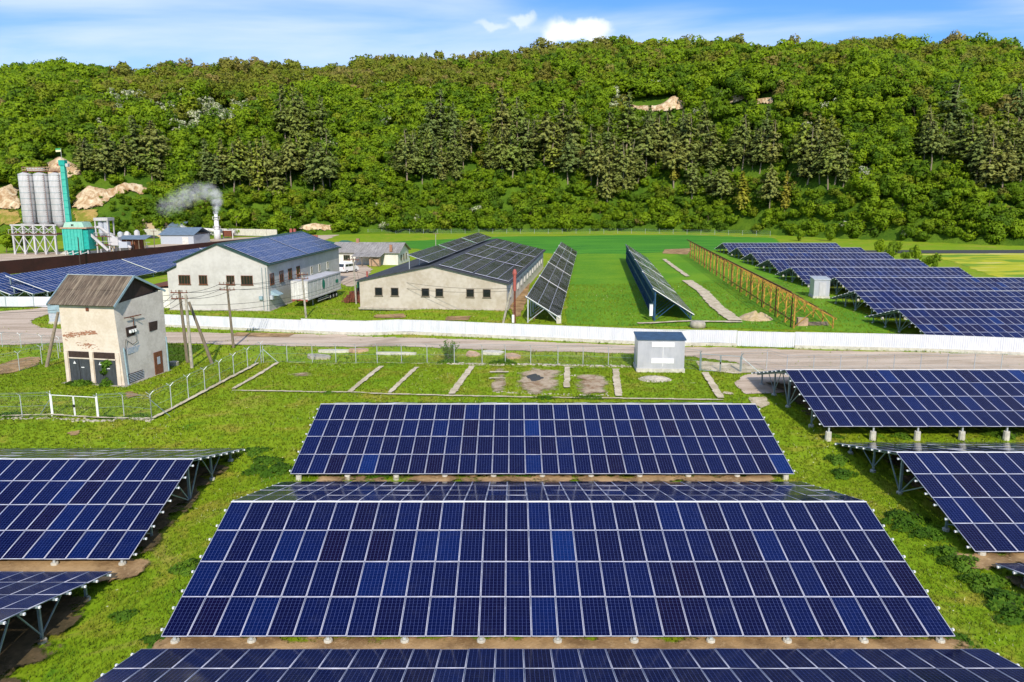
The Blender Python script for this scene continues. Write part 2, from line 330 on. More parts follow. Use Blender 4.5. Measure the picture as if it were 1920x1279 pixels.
M['white_dirty'] = plain('grimy_white_paint', (.66, .64, .61), .55, 0, .2, 1.2)
M['black'] = plain('black_rubber', (.02, .02, .02), .8, 0, .3, 5)
M['glass_car'] = plain('car_window', (.02, .025, .03), .08, 0, .1, 3, spec=1)
M['blue_steel'] = plain('blue_painted_steel', (.012, .07, .16), .5, 0, .25, 3)
M['yellow_steel'] = plain('yellow_painted_steel', (.52, .29, .03), .6, 0, .3, 2.5, c2=(.20, .10, .025))
M['teal'] = plain('turquoise_paint', (.06, .46, .36), .5, 0, .25, 1.5, c2=(.05, .35, .28))
M['teal_dark'] = plain('dark_turquoise_paint', (.01, .36, .30), .5, 0, .2, 1.5)
M['mint'] = plain('pale_mint_sheet', (.38, .62, .50), .5, 0, .15, 1)
M['silo'] = plain('dusty_grey_steel', (.52, .51, .52), .6, 0, .2, .5, stretch=(1, 1, .3), c2=(.40, .39, .39))
M['greyblue'] = plain('blue_grey_roof_sheet', (.15, .21, .28), .5, 0, .2, 1)
M['blue_roof'] = plain('slate_blue_roof', (.035, .08, .15), .5, 0, .2, 2)
M['pinkish'] = plain('faded_pinkish_plaster', (.56, .40, .31), .9, 0, .2, 1)
M['brown_wall'] = plain('dark_brown_sheet', (.045, .012, .012), .55, 0, .3, .4)
M['roofing_black'] = plain('dark_roofing', (.05, .055, .065), .8, 0, .3, .6)
M['ins'] = plain('porcelain', (.35, .25, .2), .3, 0, .2, 5)
M['wire'] = plain('cable', (.03, .03, .03), .6, 0, .1, 5)
M['stone'] = plain('limestone', (.56, .50, .40), .9, 0, .3, 3, bump=.3)
M['sand'] = plain('sand', (.50, .38, .24), .95, 0, .25, 4, c2=(.36, .26, .14), bump=.5)
M['clay'] = plain('broken_pinkish_concrete', (.50, .33, .22), .9, 0, .3, 2, bump=.4)
M['flag_blue'] = plain('green_flag_cloth', (.03, .35, .15), .8, 0, .1); M['flag_yellow'] = plain('white_flag_cloth', (.75, .72, .45), .8, 0, .1)
M['green_logo'] = plain('green_logo_paint', (.02, .22, .15), .5, 0, .1)
M['sign_grey'] = plain('faded_blue_grey_sign', (.30, .36, .46), .6, 0, .4, 6, c2=(.5, .5, .5))
def m_corr(name, c, c2, axis_scale=30, rough=.45, metal=0, axis='X', stain=None):
    """sheet metal with narrow ribs (object x axis)"""
    N = NT(name); v = N.tc(); w = N.new('ShaderNodeTexWave'); N.L.new(v, w.inputs[0]); w.inputs['Scale'].default_value = axis_scale
    w.bands_direction = axis; f = N.noise(N.mapv(v, (1, 1, .35)), 1.3, 6, .65)
    col = N.mix(N.ramp(f, .35, .65), c2, c)
    if stain: col = N.mix(N.ramp(N.noise(N.mapv(v, (5.5, .25, .25) if axis == 'X' else (3.2, .35, .35)), 1, 5, .7), .45, .65, 0, .8), col, stain)
    N.bump(w.outputs[0], .6, .03); return N.fin(col, rough, metal, .4)
M['corr_white'] = m_corr('white_profiled_sheet', (.72, .73, .76), (.62, .64, .69), 6, stain=(.68, .69, .72))
M['corr_silver'] = m_corr('silver_profiled_sheet', (.62, .62, .66), (.52, .53, .57), 8, .35, .2)
M['slate'] = m_corr('old_corrugated_asbestos_roof', (.13, .095, .068), (.075, .055, .04), 3.2, .9, stain=(.30, .245, .175))
M['slate_grey'] = m_corr('grey_corrugated_roof', (.27, .25, .24), (.18, .165, .155), 2.2, .9, stain=(.38, .36, .34))
def m_mesh():
    N = NT('chain_link'); v = N.tc(); a = N.mapv(v, (1, 1, 1), (0, R(45), 0)); sp = N.new('ShaderNodeSeparateXYZ'); N.L.new(a, sp.inputs[0])
    k = 9.0
    fx = N.math('ABSOLUTE', N.math('SUBTRACT', N.math('FRACT', N.math('MULTIPLY', sp.outputs[0], k)), .5)); fz = N.math('ABSOLUTE', N.math('SUBTRACT', N.math('FRACT', N.math('MULTIPLY', sp.outputs[2], k)), .5))
    g = N.math('MAXIMUM', N.math('LESS_THAN', fx, .013), N.math('LESS_THAN', fz, .013))
    tr = N.new('ShaderNodeBsdfTransparent'); ms = N.new('ShaderNodeMixShader'); m = N.fin((.22, .30, .26), .5, .2)
    N.L.new(g, ms.inputs[0]); N.L.new(tr.outputs[0], ms.inputs[1]); N.L.new(N.b.outputs[0], ms.inputs[2]); N.L.new(ms.outputs[0], N.out.inputs[0]); return m
M['mesh'] = m_mesh()

# ------------------------------------------------------------------ geometry helpers
class MB:
    """collects shapes into one mesh; each face remembers its material"""
    def __init__(s): s.v = []; s.f = []; s.m = []; s.mats = []; s.uv = {}
    def mi(s, mat):
        if isinstance(mat, str): mat = M[mat]
        if mat not in s.mats: s.mats.append(mat)
        return s.mats.index(mat)
    def add(s, vs, fs, mat, xf=None):
        k = len(s.v); i = s.mi(mat)
        for p in vs: p = Vector(p); s.v.append(tuple(xf @ p if xf else p))
        for f in fs: s.f.append(tuple(k + j for j in f)); s.m.append(i)
        return s
    def box(s, c, d, mat, rz=0, xf=None):
        x, y, z = (k / 2 for k in d); m = Matrix.Translation(c) @ Matrix.Rotation(rz, 4, 'Z')
        if xf: m = xf @ m
        vs = [(a * x, b * y, e * z) for a in (-1, 1) for b in (-1, 1) for e in (-1, 1)]
        return s.add(vs, [(0, 1, 3, 2), (4, 6, 7, 5), (0, 4, 5, 1), (2, 3, 7, 6), (0, 2, 6, 4), (1, 5, 7, 3)], mat, m)
    def beam(s, a, b, w, h, mat):
        a = Vector(a); b = Vector(b); d = (b - a); L = d.length
        if L < 1e-6: return s
        d.normalize(); up = Vector((0, 0, 1)) if abs(d.z) < .95 else Vector((0, 1, 0))
        sx = d.cross(up).normalized(); sz = sx.cross(d)
        vs = [p + sx * (i * w / 2) + sz * (j * h / 2) for p in (a, b) for i, j in ((-1, -1), (1, -1), (1, 1), (-1, 1))]
        return s.add(vs, [(3, 2, 1, 0), (4, 5, 6, 7), (0, 1, 5, 4), (1, 2, 6, 5), (2, 3, 7, 6), (3, 0, 4, 7)], mat)
    def tube(s, pts, r, mat, n=8, cap=True):
        pts = [Vector(p) for p in pts]; rs = r if isinstance(r, (list, tuple)) else [r] * len(pts); rings = []; base = len(s.v); vs = []; fs = []
        for i, p in enumerate(pts):
            d = (pts[min(i + 1, len(pts) - 1)] - pts[max(i - 1, 0)]).normalized(); up = Vector((0, 0, 1)) if abs(d.z) < .95 else Vector((0, 1, 0))
            a = d.cross(up).normalized(); b = a.cross(d)
            vs += [p + (a * math.cos(t) + b * math.sin(t)) * rs[i] for t in (2 * math.pi * k / n for k in range(n))]
        for i in range(len(pts) - 1):
            for k in range(n): q = (k + 1) % n; fs.append((i * n + k, i * n + q, (i + 1) * n + q, (i + 1) * n + k))
        if cap: fs.append(tuple(range(n))[::-1]); fs.append(tuple((len(pts) - 1) * n + k for k in range(n)))
        return s.add(vs, fs, mat)
    def lathe(s, prof, mat, n=16, c=(0, 0, 0)):
        vs = []; fs = []; c = Vector(c)
        for r, z in prof: vs += [c + Vector((r * math.cos(t), r * math.sin(t), z)) for t in (2 * math.pi * k / n for k in range(n))]
        for i in range(len(prof) - 1):
            for k in range(n): q = (k + 1) % n; fs.append((i * n + k, i * n + q, (i + 1) * n + q, (i + 1) * n + k))
        fs.append(tuple(range(n))[::-1]); fs.append(tuple((len(prof) - 1) * n + k for k in range(n)))
        return s.add(vs, fs, mat)
    def prism(s, poly, a, b, mat, plane='xz'):
        """a closed outline in one plane given thickness from a to b along the other axis"""
        n = len(poly); f = {'xz': lambda p, t: (p[0], t, p[1]), 'yz': lambda p, t: (t, p[0], p[1]), 'xy': lambda p, t: (p[0], p[1], t)}[plane]
        vs = [f(p, a) for p in poly] + [f(p, b) for p in poly]
        fs = [tuple(range(n)), tuple(range(2 * n - 1, n - 1, -1))] + [(i, n + i, n + (i + 1) % n, (i + 1) % n) for i in range(n)]
        return s.add(vs, fs, mat)
    def build(s, name, parent=None, smooth=False, loc=None, rz=0):
        me = bpy.data.meshes.new(name); me.from_pydata(s.v, [], s.f)
        for m in s.mats: me.materials.append(m)
        me.polygons.foreach_set('material_index', s.m)
        if smooth: me.polygons.foreach_set('use_smooth', [True] * len(s.f))
        me.update(); o = bpy.data.objects.new(name, me); COL.objects.link(o)
        if parent: o.parent = parent
        if loc is not None: o.location = loc
        if rz: o.rotation_euler = (0, 0, rz)
        return o
def thing(name, label, cat, loc=(0, 0, 0), rz=0, group=None):
    o = bpy.data.objects.new(name, None); COL.objects.link(o); o.empty_display_size = .2
    o.location = loc; o.rotation_euler = (0, 0, rz); return tag(o, label, cat, group)
def tag(o, label, cat, group=None):
    o['label'] = label; o['category'] = cat
    if group: o['group'] = group
    return o
def struct(o): o['kind'] = 'structure'; return o
def dup(root, loc, rz=None, label=None, group=None, scale=None):
    r = root.copy(); COL.objects.link(r); r.location = loc
    if rz is not None: r.rotation_euler = (0, 0, rz)
    if scale is not None: r.scale = scale
    if label: r['label'] = label
    if group: r['group'] = group
    for ch in root.children:
        c = ch.copy(); COL.objects.link(c); c.parent = r
        for g in ch.children:
            d = g.copy(); COL.objects.link(d); d.parent = c
    return r
def np_mesh(name, V, Fc, mats, rnd=None, uv=None, mi=None, edge=None, smooth=False, nrm=None):
    """a mesh straight from arrays: Fc is (n, 3) or (n, 4)"""
    V = np.asarray(V, np.float32); Fc = np.asarray(Fc, np.int32); k = Fc.shape[1]
    me = bpy.data.meshes.new(name); me.vertices.add(len(V)); me.vertices.foreach_set('co', V.ravel())
    me.loops.add(Fc.size); me.loops.foreach_set('vertex_index', Fc.ravel())
    me.polygons.add(len(Fc)); me.polygons.foreach_set('loop_start', np.arange(0, Fc.size, k, dtype=np.int32)); me.polygons.foreach_set('loop_total', np.full(len(Fc), k, np.int32))
    for m in mats: me.materials.append(M[m] if isinstance(m, str) else m)
    if mi is not None: me.polygons.foreach_set('material_index', np.asarray(mi, np.int32))
    if smooth: me.polygons.foreach_set('use_smooth', np.ones(len(Fc), bool))
    if uv is not None: me.uv_layers.new(name='UVMap').data.foreach_set('uv', np.asarray(uv, np.float32).ravel())
    for nm, a in (('rnd', rnd), ('edge', edge)):
        if a is not None: me.attributes.new(nm, 'FLOAT', 'POINT').data.foreach_set('value', np.asarray(a, np.float32))
    if nrm is not None: me.attributes.new('nrm', 'FLOAT_VECTOR', 'POINT').data.foreach_set('vector', np.asarray(nrm, np.float32).ravel())
    me.update(calc_edges=True); me.validate(); return me
def np_obj(name, me, parent=None):
    o = bpy.data.objects.new(name, me); COL.objects.link(o)
    if parent: o.parent = parent
    return o
def poly_dist(px, py, P):
    """inside test and distance to the outline, arrays"""
    n = len(P); ins = np.zeros(px.shape, bool); d = np.full(px.shape, 1e9)
    for i in range(n):
        x1, y1 = P[i]; x2, y2 = P[(i + 1) % n]
        c = ((y1 > py) != (y2 > py)) & (px < (x2 - x1) * (py - y1) / (y2 - y1 + 1e-12) + x1); ins ^= c
        L2 = (x2 - x1) ** 2 + (y2 - y1) ** 2 + 1e-12; t = np.clip(((px - x1) * (x2 - x1) + (py - y1) * (y2 - y1)) / L2, 0, 1)
        d = np.minimum(d, np.hypot(px - x1 - t * (x2 - x1), py - y1 - t * (y2 - y1)))
    return ins, d
LIFT = [0.02]
BARE = []
def sheet(name, P, mat, step=1.0, fade=1.0, lift=None, kind='structure', hfun=None, rough=0.0):
    """a thin layer lying on the terrain inside outline P (world x, y); it frays over 'fade' metres inside its border"""
    P = [tuple(p)[:2] for p in P]
    if mat in ('road', 'conc_sheet', 'soil', 'shade_soil', 'rubble', 'asphalt'): BARE.append((mat, P))
    if lift is None: LIFT[0] += .004; lift = LIFT[0]
    xs = [p[0] for p in P]; ys = [p[1] for p in P]
    X = np.arange(min(xs) - step, max(xs) + 2 * step, step); Y = np.arange(min(ys) - step, max(ys) + 2 * step, step)
    gx, gy = np.meshgrid(X, Y); ins, d = poly_dist(gx, gy, P)
    e = np.where(ins, np.clip(d / fade, 0, 1), 0) ; e = np.where(ins, .35 + .65 * e, -.5 + .35 * np.clip(1 - d / step, 0, 1))
    z = (hfun or tz)(gx, gy) + lift
    nx = len(X); idx = np.arange(gx.size).reshape(gx.shape)
    q = np.stack([idx[:-1, :-1], idx[:-1, 1:], idx[1:, 1:], idx[1:, :-1]], -1).reshape(-1, 4)
    keep = (ins.ravel()[q].any(1)); q = q[keep]
    used = np.unique(q); rm = np.full(gx.size, -1); rm[used] = np.arange(len(used))
    V = np.stack([gx, gy, z], -1).reshape(-1, 3)[used]
    me = np_mesh(name, V, rm[q], [mat], edge=e.ravel()[used], smooth=True); o = np_obj(name, me)
    if kind: o['kind'] = kind
    return o
def strip(name, pts, w, mat, **k):
    """a narrow layer along a line of pixels on the ground"""
    pts = [Vector(p).to_2d() for p in pts]; L = []; Rr = []
    for i, p in enumerate(pts):
        d = (pts[min(i + 1, len(pts) - 1)] - pts[max(i - 1, 0)]).normalized(); n = Vector((-d.y, d.x)) * w / 2; L.append(p + n); Rr.append(p - n)
    return sheet(name, [tuple(p) for p in L + Rr[::-1]], mat, **k)
# ------------------------------------------------------------------ the ground, the hill and what lies flat on them
def grid_obj(name, X, Y, fn, mat, keepf=None, smooth=True):
    gx, gy = np.meshgrid(X, Y); z = fn(gx, gy); idx = np.arange(gx.size).reshape(gx.shape)
    q = np.stack([idx[:-1, :-1], idx[:-1, 1:], idx[1:, 1:], idx[1:, :-1]], -1).reshape(-1, 4)
    if keepf is not None: q = q[keepf(gx, gy).ravel()[q].any(1)]
    return struct(np_obj(name, np_mesh(name, np.stack([gx, gy, z], -1).reshape(-1, 3), q, [mat], smooth=smooth)))
X = np.concatenate([[-940, -700], np.arange(-400, -72, 4), np.arange(-72, 72, 1), np.arange(72, 401, 4), [700, 940]]); Y = np.concatenate([[-580, -300, -100], np.arange(-40, 0, 4), np.arange(0, 130, 1), np.arange(130, 360, 4), [500, 900, 1190]])
grid_obj('ground', X, Y, gz, 'ground')
grid_obj('hillside', np.arange(-700, 701, 5), np.arange(186, 640, 5), lambda x, y: gz(x, y) + hillz(x, y) - .25 * (hillz(x, y) <= 0), 'hill', lambda x, y: hillz(x, y) > 0)
def H(*uv): return [tuple(hit(u, v)) for u, v in uv]
sheet('crop_field', H((700, 455), (880, 446), (1000, 443), (1290, 441), (1450, 446), (1465, 455), (1340, 470), (1290, 474), (1180, 476), (1090, 478), (1000, 474), (900, 480), (800, 470)), 'crop', step=2, fade=2)
sheet('lawn', H((1075, 476), (1200, 476), (1240, 606), (1200, 613), (1058, 609), (1056, 600)), 'lush', step=1, fade=1)
sheet('lawn', H((1185, 476), (1340, 470), (1470, 505), (1700, 628), (1560, 622), (1310, 614), (1216, 610)), 'lush', step=1, fade=1)
sheet('flower_meadow', H((1700, 477), (1925, 474), (1990, 560), (1870, 522), (1780, 490)), 'flower', step=2, fade=3)
sheet('far_road', H((1530, 470), (1700, 469.5), (2100, 468.5), (2100, 475), (1700, 475.5), (1540, 474)), 'asphalt', step=1, fade=1)
sheet('plant_yard', H((-60, 478), (180, 470), (420, 446), (640, 440), (560, 470), (300, 485), (150, 500), (-60, 515)), 'road', step=2, fade=2)
sheet('farm_yard', H((625, 478), (665, 480), (700, 505), (690, 530), (655, 540), (634, 532), (600, 560)), 'road', step=1, fade=1)
# the gravel road along the white fence, with its bend to the left
sheet('gravel_road', H((-120, 655), (-60, 588), (60, 580), (106, 572), (118, 583), (86, 592), (60, 602), (80, 615), (130, 618), (300, 622), (500, 626), (640, 627), (760, 633), (900, 637), (1150, 646), (1400, 653), (1600, 658), (1960, 668), (2100, 672),
      (2100, 712), (1850, 706), (1600, 706), (1500, 712), (1440, 700), (1380, 682), (1300, 670), (1180, 664), (1000, 660), (860, 656), (640, 652), (440, 648), (300, 644), (150, 642)), 'road', step=.8, fade=.8)
sheet('gravel_patch', H((1392, 704), (1440, 698), (1600, 704), (1590, 722), (1460, 740), (1392, 741), (1370, 722)), 'road', step=.5, fade=.6)
sheet('gravel_patch', H((1300, 676), (1400, 684), (1445, 698), (1380, 703), (1310, 694)), 'conc_sheet', step=.4, fade=.5)
for P in (((1355, 734), (1372, 736), (1378, 742), (1352, 740)), ((1400, 745), (1438, 745), (1446, 760), (1428, 768), (1406, 758))): sheet('gravel_patch', H(*P), 'conc_sheet', step=.25, fade=.3)
# bare earth: round the digging left of the tower, along the fence and here and there
for P in (((-20, 690), (20, 676), (62, 668), (84, 672), (74, 686), (20, 702), (-20, 706)), ((118, 812), (140, 806), (160, 808), (150, 820), (124, 822)),
          ((225, 738), (250, 732), (268, 740), (240, 752)), ((700, 590), (760, 588), (765, 597), (700, 597)), ((835, 594), (885, 593), (880, 602), (830, 602)),
          ((1245, 468), (1300, 466), (1290, 478), (1240, 476)), ((440, 624), (560, 626), (540, 634), (430, 632)), ((950, 560), (985, 520), (1000, 500), (992, 560), (975, 600), (958, 590))): sheet('bare_soil', H(*P), 'soil', step=.5, fade=.6)
for P in (((925, 693), (955, 690), (950, 742), (912, 740)), ((960, 700), (1000, 690), (1058, 694), (1055, 735), (1000, 744), (965, 735)), ((1075, 702), (1130, 700), (1148, 715), (1146, 740), (1095, 746), (1072, 735)), ((885, 686), (915, 690), (905, 700), (885, 697)), ((520, 705), (575, 698), (600, 704), (560, 712))):
    sheet('rubble_ground', H(*P), 'rubble', step=.4, fade=1.8)
sheet('ash_patch', H((985, 708), (1005, 703), (1020, 712), (1000, 718)), 'asphalt', step=.3, fade=.5)
# concrete strips left of old foundations
for pts, w in ((((432, 734), (560, 736), (700, 740), (850, 744), (1000, 747), (1160, 749), (1360, 752)), .45), (((436, 732), (480, 707), (522, 681)), .55), (((654, 738), (716, 688)), .65), (((729, 740), (782, 690)), .6), (((846, 742), (886, 688)), .75), (((1064, 690), (1062, 730)), .7),
               (((1154, 694), (1160, 746)), .8), (((1321, 700), (1352, 750)), .8), (((522, 681), (760, 684), (990, 690), (1150, 692)), .25), (((1165, 719), (1325, 722)), .2), (((918, 700), (955, 700)), .6), (((915, 712), (950, 712)), .5), (((1063, 692), (1152, 695)), .2)):
    strip('foundation_strip', H(*pts), w, 'conc_sheet', step=.22, fade=.25)
for pts, w in ((((1245, 487), (1262, 500), (1290, 520)), 1.3), (((1288, 527), (1318, 548), (1342, 575), (1380, 604)), 2.2), (((1190, 608), (1300, 604), (1395, 606)), 1.2), (((1230, 505), (1248, 530), (1262, 545)), .6)):
    strip('concrete_path', H(*pts), w, 'conc_sheet', step=.5, fade=.5)
strip('fence_footing', H((285, 789), (322, 770), (385, 736), (465, 694), (484, 683)), .5, 'conc_sheet', step=.2, fade=.2)
strip('fence_footing', H((0, 784), (96, 781), (185, 787), (285, 789)), .4, 'conc_sheet', step=.2, fade=.3)
strip('dirt_track', H((1000, 605), (1040, 520)), .5, 'soil', step=.4, fade=.4)
# quarry faces: rock pushed out of the slope
def rock(P, mat, out, name='quarry_face', step=1.5, fade=4):
    Q = H(*P); c = np.mean([q[:2] for q in Q], 0)
    def hf(x, y):
        ins, d = poly_dist(x, y, [q[:2] for q in Q]); k = np.where(ins, np.clip(d / 4, 0, 1), 0)
        n = np.array([mnoise.fractal(Vector((a * .11, b * .11, 3.3)), 1.0, 2.2, 5) for a, b in zip(x.ravel(), y.ravel())]).reshape(x.shape)
        return tz(x, y) + .4 + out * k * (1 + .9 * n)
    sheet(name, Q, mat, step=step, fade=fade, lift=.05, hfun=hf)
ROCKS = [((-40, 372), (0, 356), (38, 344), (44, 396), (0, 398), (-40, 400)), ((84, 308), (112, 300), (150, 314), (158, 330), (128, 338), (86, 336)), ((132, 392), (140, 370), (165, 352), (205, 356), (262, 346), (282, 352), (270, 366), (210, 376), (190, 394), (150, 402)),
         ((1178, 196), (1230, 200), (1262, 190), (1290, 196), (1280, 208), (1240, 214), (1180, 208)), ((1354, 190), (1375, 182), (1400, 178), (1395, 190), (1372, 200)), ((1408, 188), (1450, 184), (1450, 196), (1412, 200)), ((556, 428), (590, 420), (628, 424), (624, 436), (566, 438))]
for k, P in enumerate(ROCKS): rock(P, 'rock', 3.0, step=1.0, fade=1.5 if k > 2 else 4)
rock(((-40, 398), (40, 396), (44, 424), (-40, 432)), 'scree', 1.0, 'scree_slope'); rock(((132, 396), (190, 392), (178, 420), (140, 425)), 'scree', 1.0, 'scree_slope')

# ------------------------------------------------------------------ solar modules
TILT = R(15.48); ML = 1.98; MWD = 1.012
def panel_arrays(w, h, rim=.034, t=.04):
    a, b = w / 2, h / 2
    q = lambda x, y, z: [(-x, -y, z), (x, -y, z), (x, y, z), (-x, y, z)]
    V = q(a, b, 0) + q(a - rim, b - rim, .001) + q(a - rim, b - rim, -.003) + q(a, b, -t)
    Fc = [(i, (i + 1) % 4, 4 + (i + 1) % 4, 4 + i) for i in range(4)] + [(8, 9, 10, 11)] + [(12 + i, 12 + (i + 1) % 4, (i + 1) % 4, i) for i in range(4)] + [(15, 14, 13, 12)]
    mi = [1] * 4 + [0] + [1] * 4 + [2]; uv = np.zeros((10, 4, 2)); uv[4] = [(0, 0), (1, 0), (1, 1), (0, 1)]
    return np.array(V, float), np.array(Fc), np.array(mi), uv
PT = {}
def ptemplate(w, h, cell, rim=.034):
    k = (w, h, cell, rim)
    if k not in PT:
        V, Fc, mi, uv = panel_arrays(w, h, rim); me = np_mesh('solar_panel', V, Fc, [cell, 'frame', 'back'], uv=uv.reshape(-1, 2), mi=mi, rnd=np.zeros(len(V)))
        PT[k] = (me, V, Fc, mi, uv)
    return PT[k]
def axes(o, xa, ya):
    xa = Vector(xa).normalized(); ya = Vector(ya).normalized(); za = xa.cross(ya)
    m = Matrix((xa, ya, za)).transposed().to_4x4(); m.translation = Vector(o); return m
def lay_panels(parent, mats, w, h, cell, limit=100, rim=.021, jit=.35):
    """mats: where each module sits (thing space). The modules that show largest become parts of their own, the rest one mesh"""
    me, V, Fc, mi, uv = ptemplate(w, h, cell, rim); W0 = parent.matrix_basis.copy(); sc = []
    for i, m in enumerate(mats):
        g = W0 @ m; p = g.translation; n = g.to_3x3() @ Vector((0, 0, 1)); c = Vector((0, 0, CAMH)) - p
        u, v = proj(p.x, p.y, p.z); ok = p.y > 3 and -40 < u < 1960 and -40 < v < 1320
        fac = n.normalized().dot(c.normalized()) if ok else 0
        sc.append((-(max(fac, 0.0) / c.length_squared), i))
    sc.sort(); own = [i for s, i in sc[:limit] if s < 0]; rest = [i for i in range(len(mats)) if i not in set(own)]
    jm = {}
    for i, m in enumerate(mats): jm[i] = m @ Matrix.Rotation(R(random.gauss(0, jit)), 4, 'X') @ Matrix.Rotation(R(random.gauss(0, jit)), 4, 'Y')
    for i in own:
        o = bpy.data.objects.new('solar_panel', me); COL.objects.link(o); o.parent = parent; o.matrix_basis = jm[i]
    if rest:
        VV = []; RR = []; Vh = np.c_[V, np.ones(len(V))]
        for i in rest: VV.append((Vh @ np.array(jm[i]).T)[:, :3]); RR.append(np.full(len(V), random.random()))
        FF = np.concatenate([Fc + k * len(V) for k in range(len(rest))])
        m2 = np_mesh('solar_panel', np.concatenate(VV), FF, [cell, 'frame', 'back'], uv=np.tile(uv.reshape(-1, 2), (len(rest), 1)), mi=np.tile(mi, len(rest)), rnd=np.concatenate(RR))
        o = np_obj('solar_panel', m2, parent)
        if own and len(rest) > 1: o['kind'] = 'stuff'
def tent(label, x0, n, ry, rz_, cell='cell', frames=None, group='double pitched solar arrays on galvanised posts', faces=(-1, 1), limit=100, slope=0.0, foot=.3, color='galv', ends=True, name='solar_array', rows=4, footr=.17):
    """a double pitched array: x0 left end, ry the ridge, rz_ ridge height; near face -1, far face +1"""
    z0 = float(gz(x0 + n * .5, ry)); t = thing(name, label, 'solar array', (x0, ry, z0), 0, group); zr = rz_ - z0
    Wd = n * MWD; L = rows * ML; gap = .07; cT, sT = math.cos(TILT), math.sin(TILT); ms = []
    for s in faces:
        o = Vector((0 if s < 0 else Wd, s * (gap + L * cT), zr - L * sT)); A = axes(o, (-s, 0, 0), (0, -s * cT, sT))
        for c in range(n):
            for r in range(rows): ms.append(A @ Matrix.Translation(((c + .5) * MWD, (r + .5) * ML, 0)))
    lay_panels(t, ms, .992, 1.956, cell, limit)
    if -1 in faces: MB().beam((0, -gap - .0, zr + .012), (Wd, -gap - .0, zr + .012), .05, .035, 'cap').build('lit_edge_strip', t)  # added white beam standing for the sunlit top edge of the frames
    def under(y, d=.1): return zr - (abs(y) - gap) * math.tan(TILT) - d
    for s in faces:
        for r in range(rows):
            for q in (.42, 1.5):
                d = L - (r * ML + q); y = s * (gap + d * cT); z = zr - d * sT - .085
                mb = MB(); mb.beam((-.09, y, z), (Wd + .09, y, z), .06, .08, color)
                if ends:
                    for xx in (-.13, Wd + .13): mb.box((xx, y, z), (.07, .08, .08), 'cap')
                mb.build('purlin', t)
    fx = [.45 + k * (Wd - .9) / round((Wd - .9) / 3.0) for k in range(round((Wd - .9) / 3.0) + 1)]
    if frames == 'L': fx = fx[:3]; 
    if frames == 'Lfull': pass
    for k, x in enumerate(fx):
        g = lambda y: float(gz(x0 + x, ry + y)) - z0
        for s in faces:
            MB().beam((x, s * gap * .5, under(gap, .19)), (x, s * (gap + L * cT - .15), under(L * cT, .17)), .06, .1, color).build('rafter', t)
        ys = [0] + ([-7.5, -4.6] if -1 in faces else []) + ([3.2, 6.3] if 1 in faces else [])
        for y in ys:
            w = .13 if y in (0,) else .1
            MB().beam((x, y, g(y) - .05), (x, y, under(y, .2)), w, w, 'galv_light' if y == -7.5 and not color.startswith('blue') else color).build('post', t)
            fh = foot if abs(y) > 7 else .12
            MB().lathe([(footr + .02, g(y) - .1), (footr, g(y) + fh), (footr - .02, g(y) + fh + .02)], 'concrete_pale', 10, (x, y, 0)).build('footing', t)
        b = MB()
        if -1 in faces:
            for yy in (-1.7, -2.7): b.beam((x, -.05, g(0) + .12), (x, yy, under(yy, .2)), .06, .06, color)
            b.beam((x, -4.6, g(-4.6) + .35), (x, -5.7, under(-5.7, .2)), .05, .05, color)
        if 1 in faces:
            b.beam((x, .05, g(0) + .12), (x, 1.6, under(1.6, .2)), .06, .06, color); b.beam((x, 3.2, g(3.2) + .3), (x, 4.7, under(4.7, .2)), .05, .05, color); b.beam((x, 3.2, g(3.2) + .3), (x, 1.9, under(1.9, .2)), .05, .05, color)
        b.build('brace', t)
    # soil under and in front of it
    return t
NB = 'double pitched blue solar arrays in the foreground'
tent('blue solar array along the bottom edge, only its far slope showing', -13.75, 31, 17.3, 2.60, group=NB, faces=(1,) , limit=100)
tent('largest blue solar array in the centre foreground, standing on short posts over bare soil', -13.42, 30, 33.52, 2.574, group=NB, foot=.28)
tent('blue solar array between the largest array and the concrete strips in the grass', -13.35, 30, 50.1, 2.59, group=NB, foot=.28)
tent('blue solar array at the left edge with its right end on posts over shaded soil', -18.09 - 20 * MWD, 20, 40.30, 2.2, group=NB, foot=.3)
tent('blue solar array in the bottom left corner, its posts in deep shade', -18.25 - 14 * MWD, 14, 23.7, 2.22, group=NB, foot=.35)
tent('blue solar array at right whose left end stands on braced posts beside weeds', 21.7, 20, 40.07, 2.69, group=NB, foot=.35)
tent('blue solar array beside the gravel road at right, on tall round concrete footings', 21.25, 22, 56.3, 3.55, group=NB, foot=.62, footr=.2)
tent('cut off corner of a blue solar array at the bottom right edge', 22.0, 12, 23.7, 2.62, group=NB, faces=(1,), foot=.3)
EL = ['nearest the white fence', 'second from the white fence', 'third from the white fence, behind the silver cabin', 'fourth from the white fence', 'fifth from the white fence', 'sixth from the white fence', 'seventh from the white fence', 'farthest from the white fence, next to the bushes']
for k, (ry, xl) in enumerate(((84.9, 44.6), (101.3, 47.0), (117.6, 51.4), (133.9, 50.4), (150.2, 51.9), (166.6, 53.6), (183.0, 55.4), (199.2, 56.3))):
    tent('solar array in the right field, ' + EL[k], xl, 30, ry, 3.80, 'cell_far', frames='L' if k else None, group='violet blue solar arrays in the far right field', limit=100)
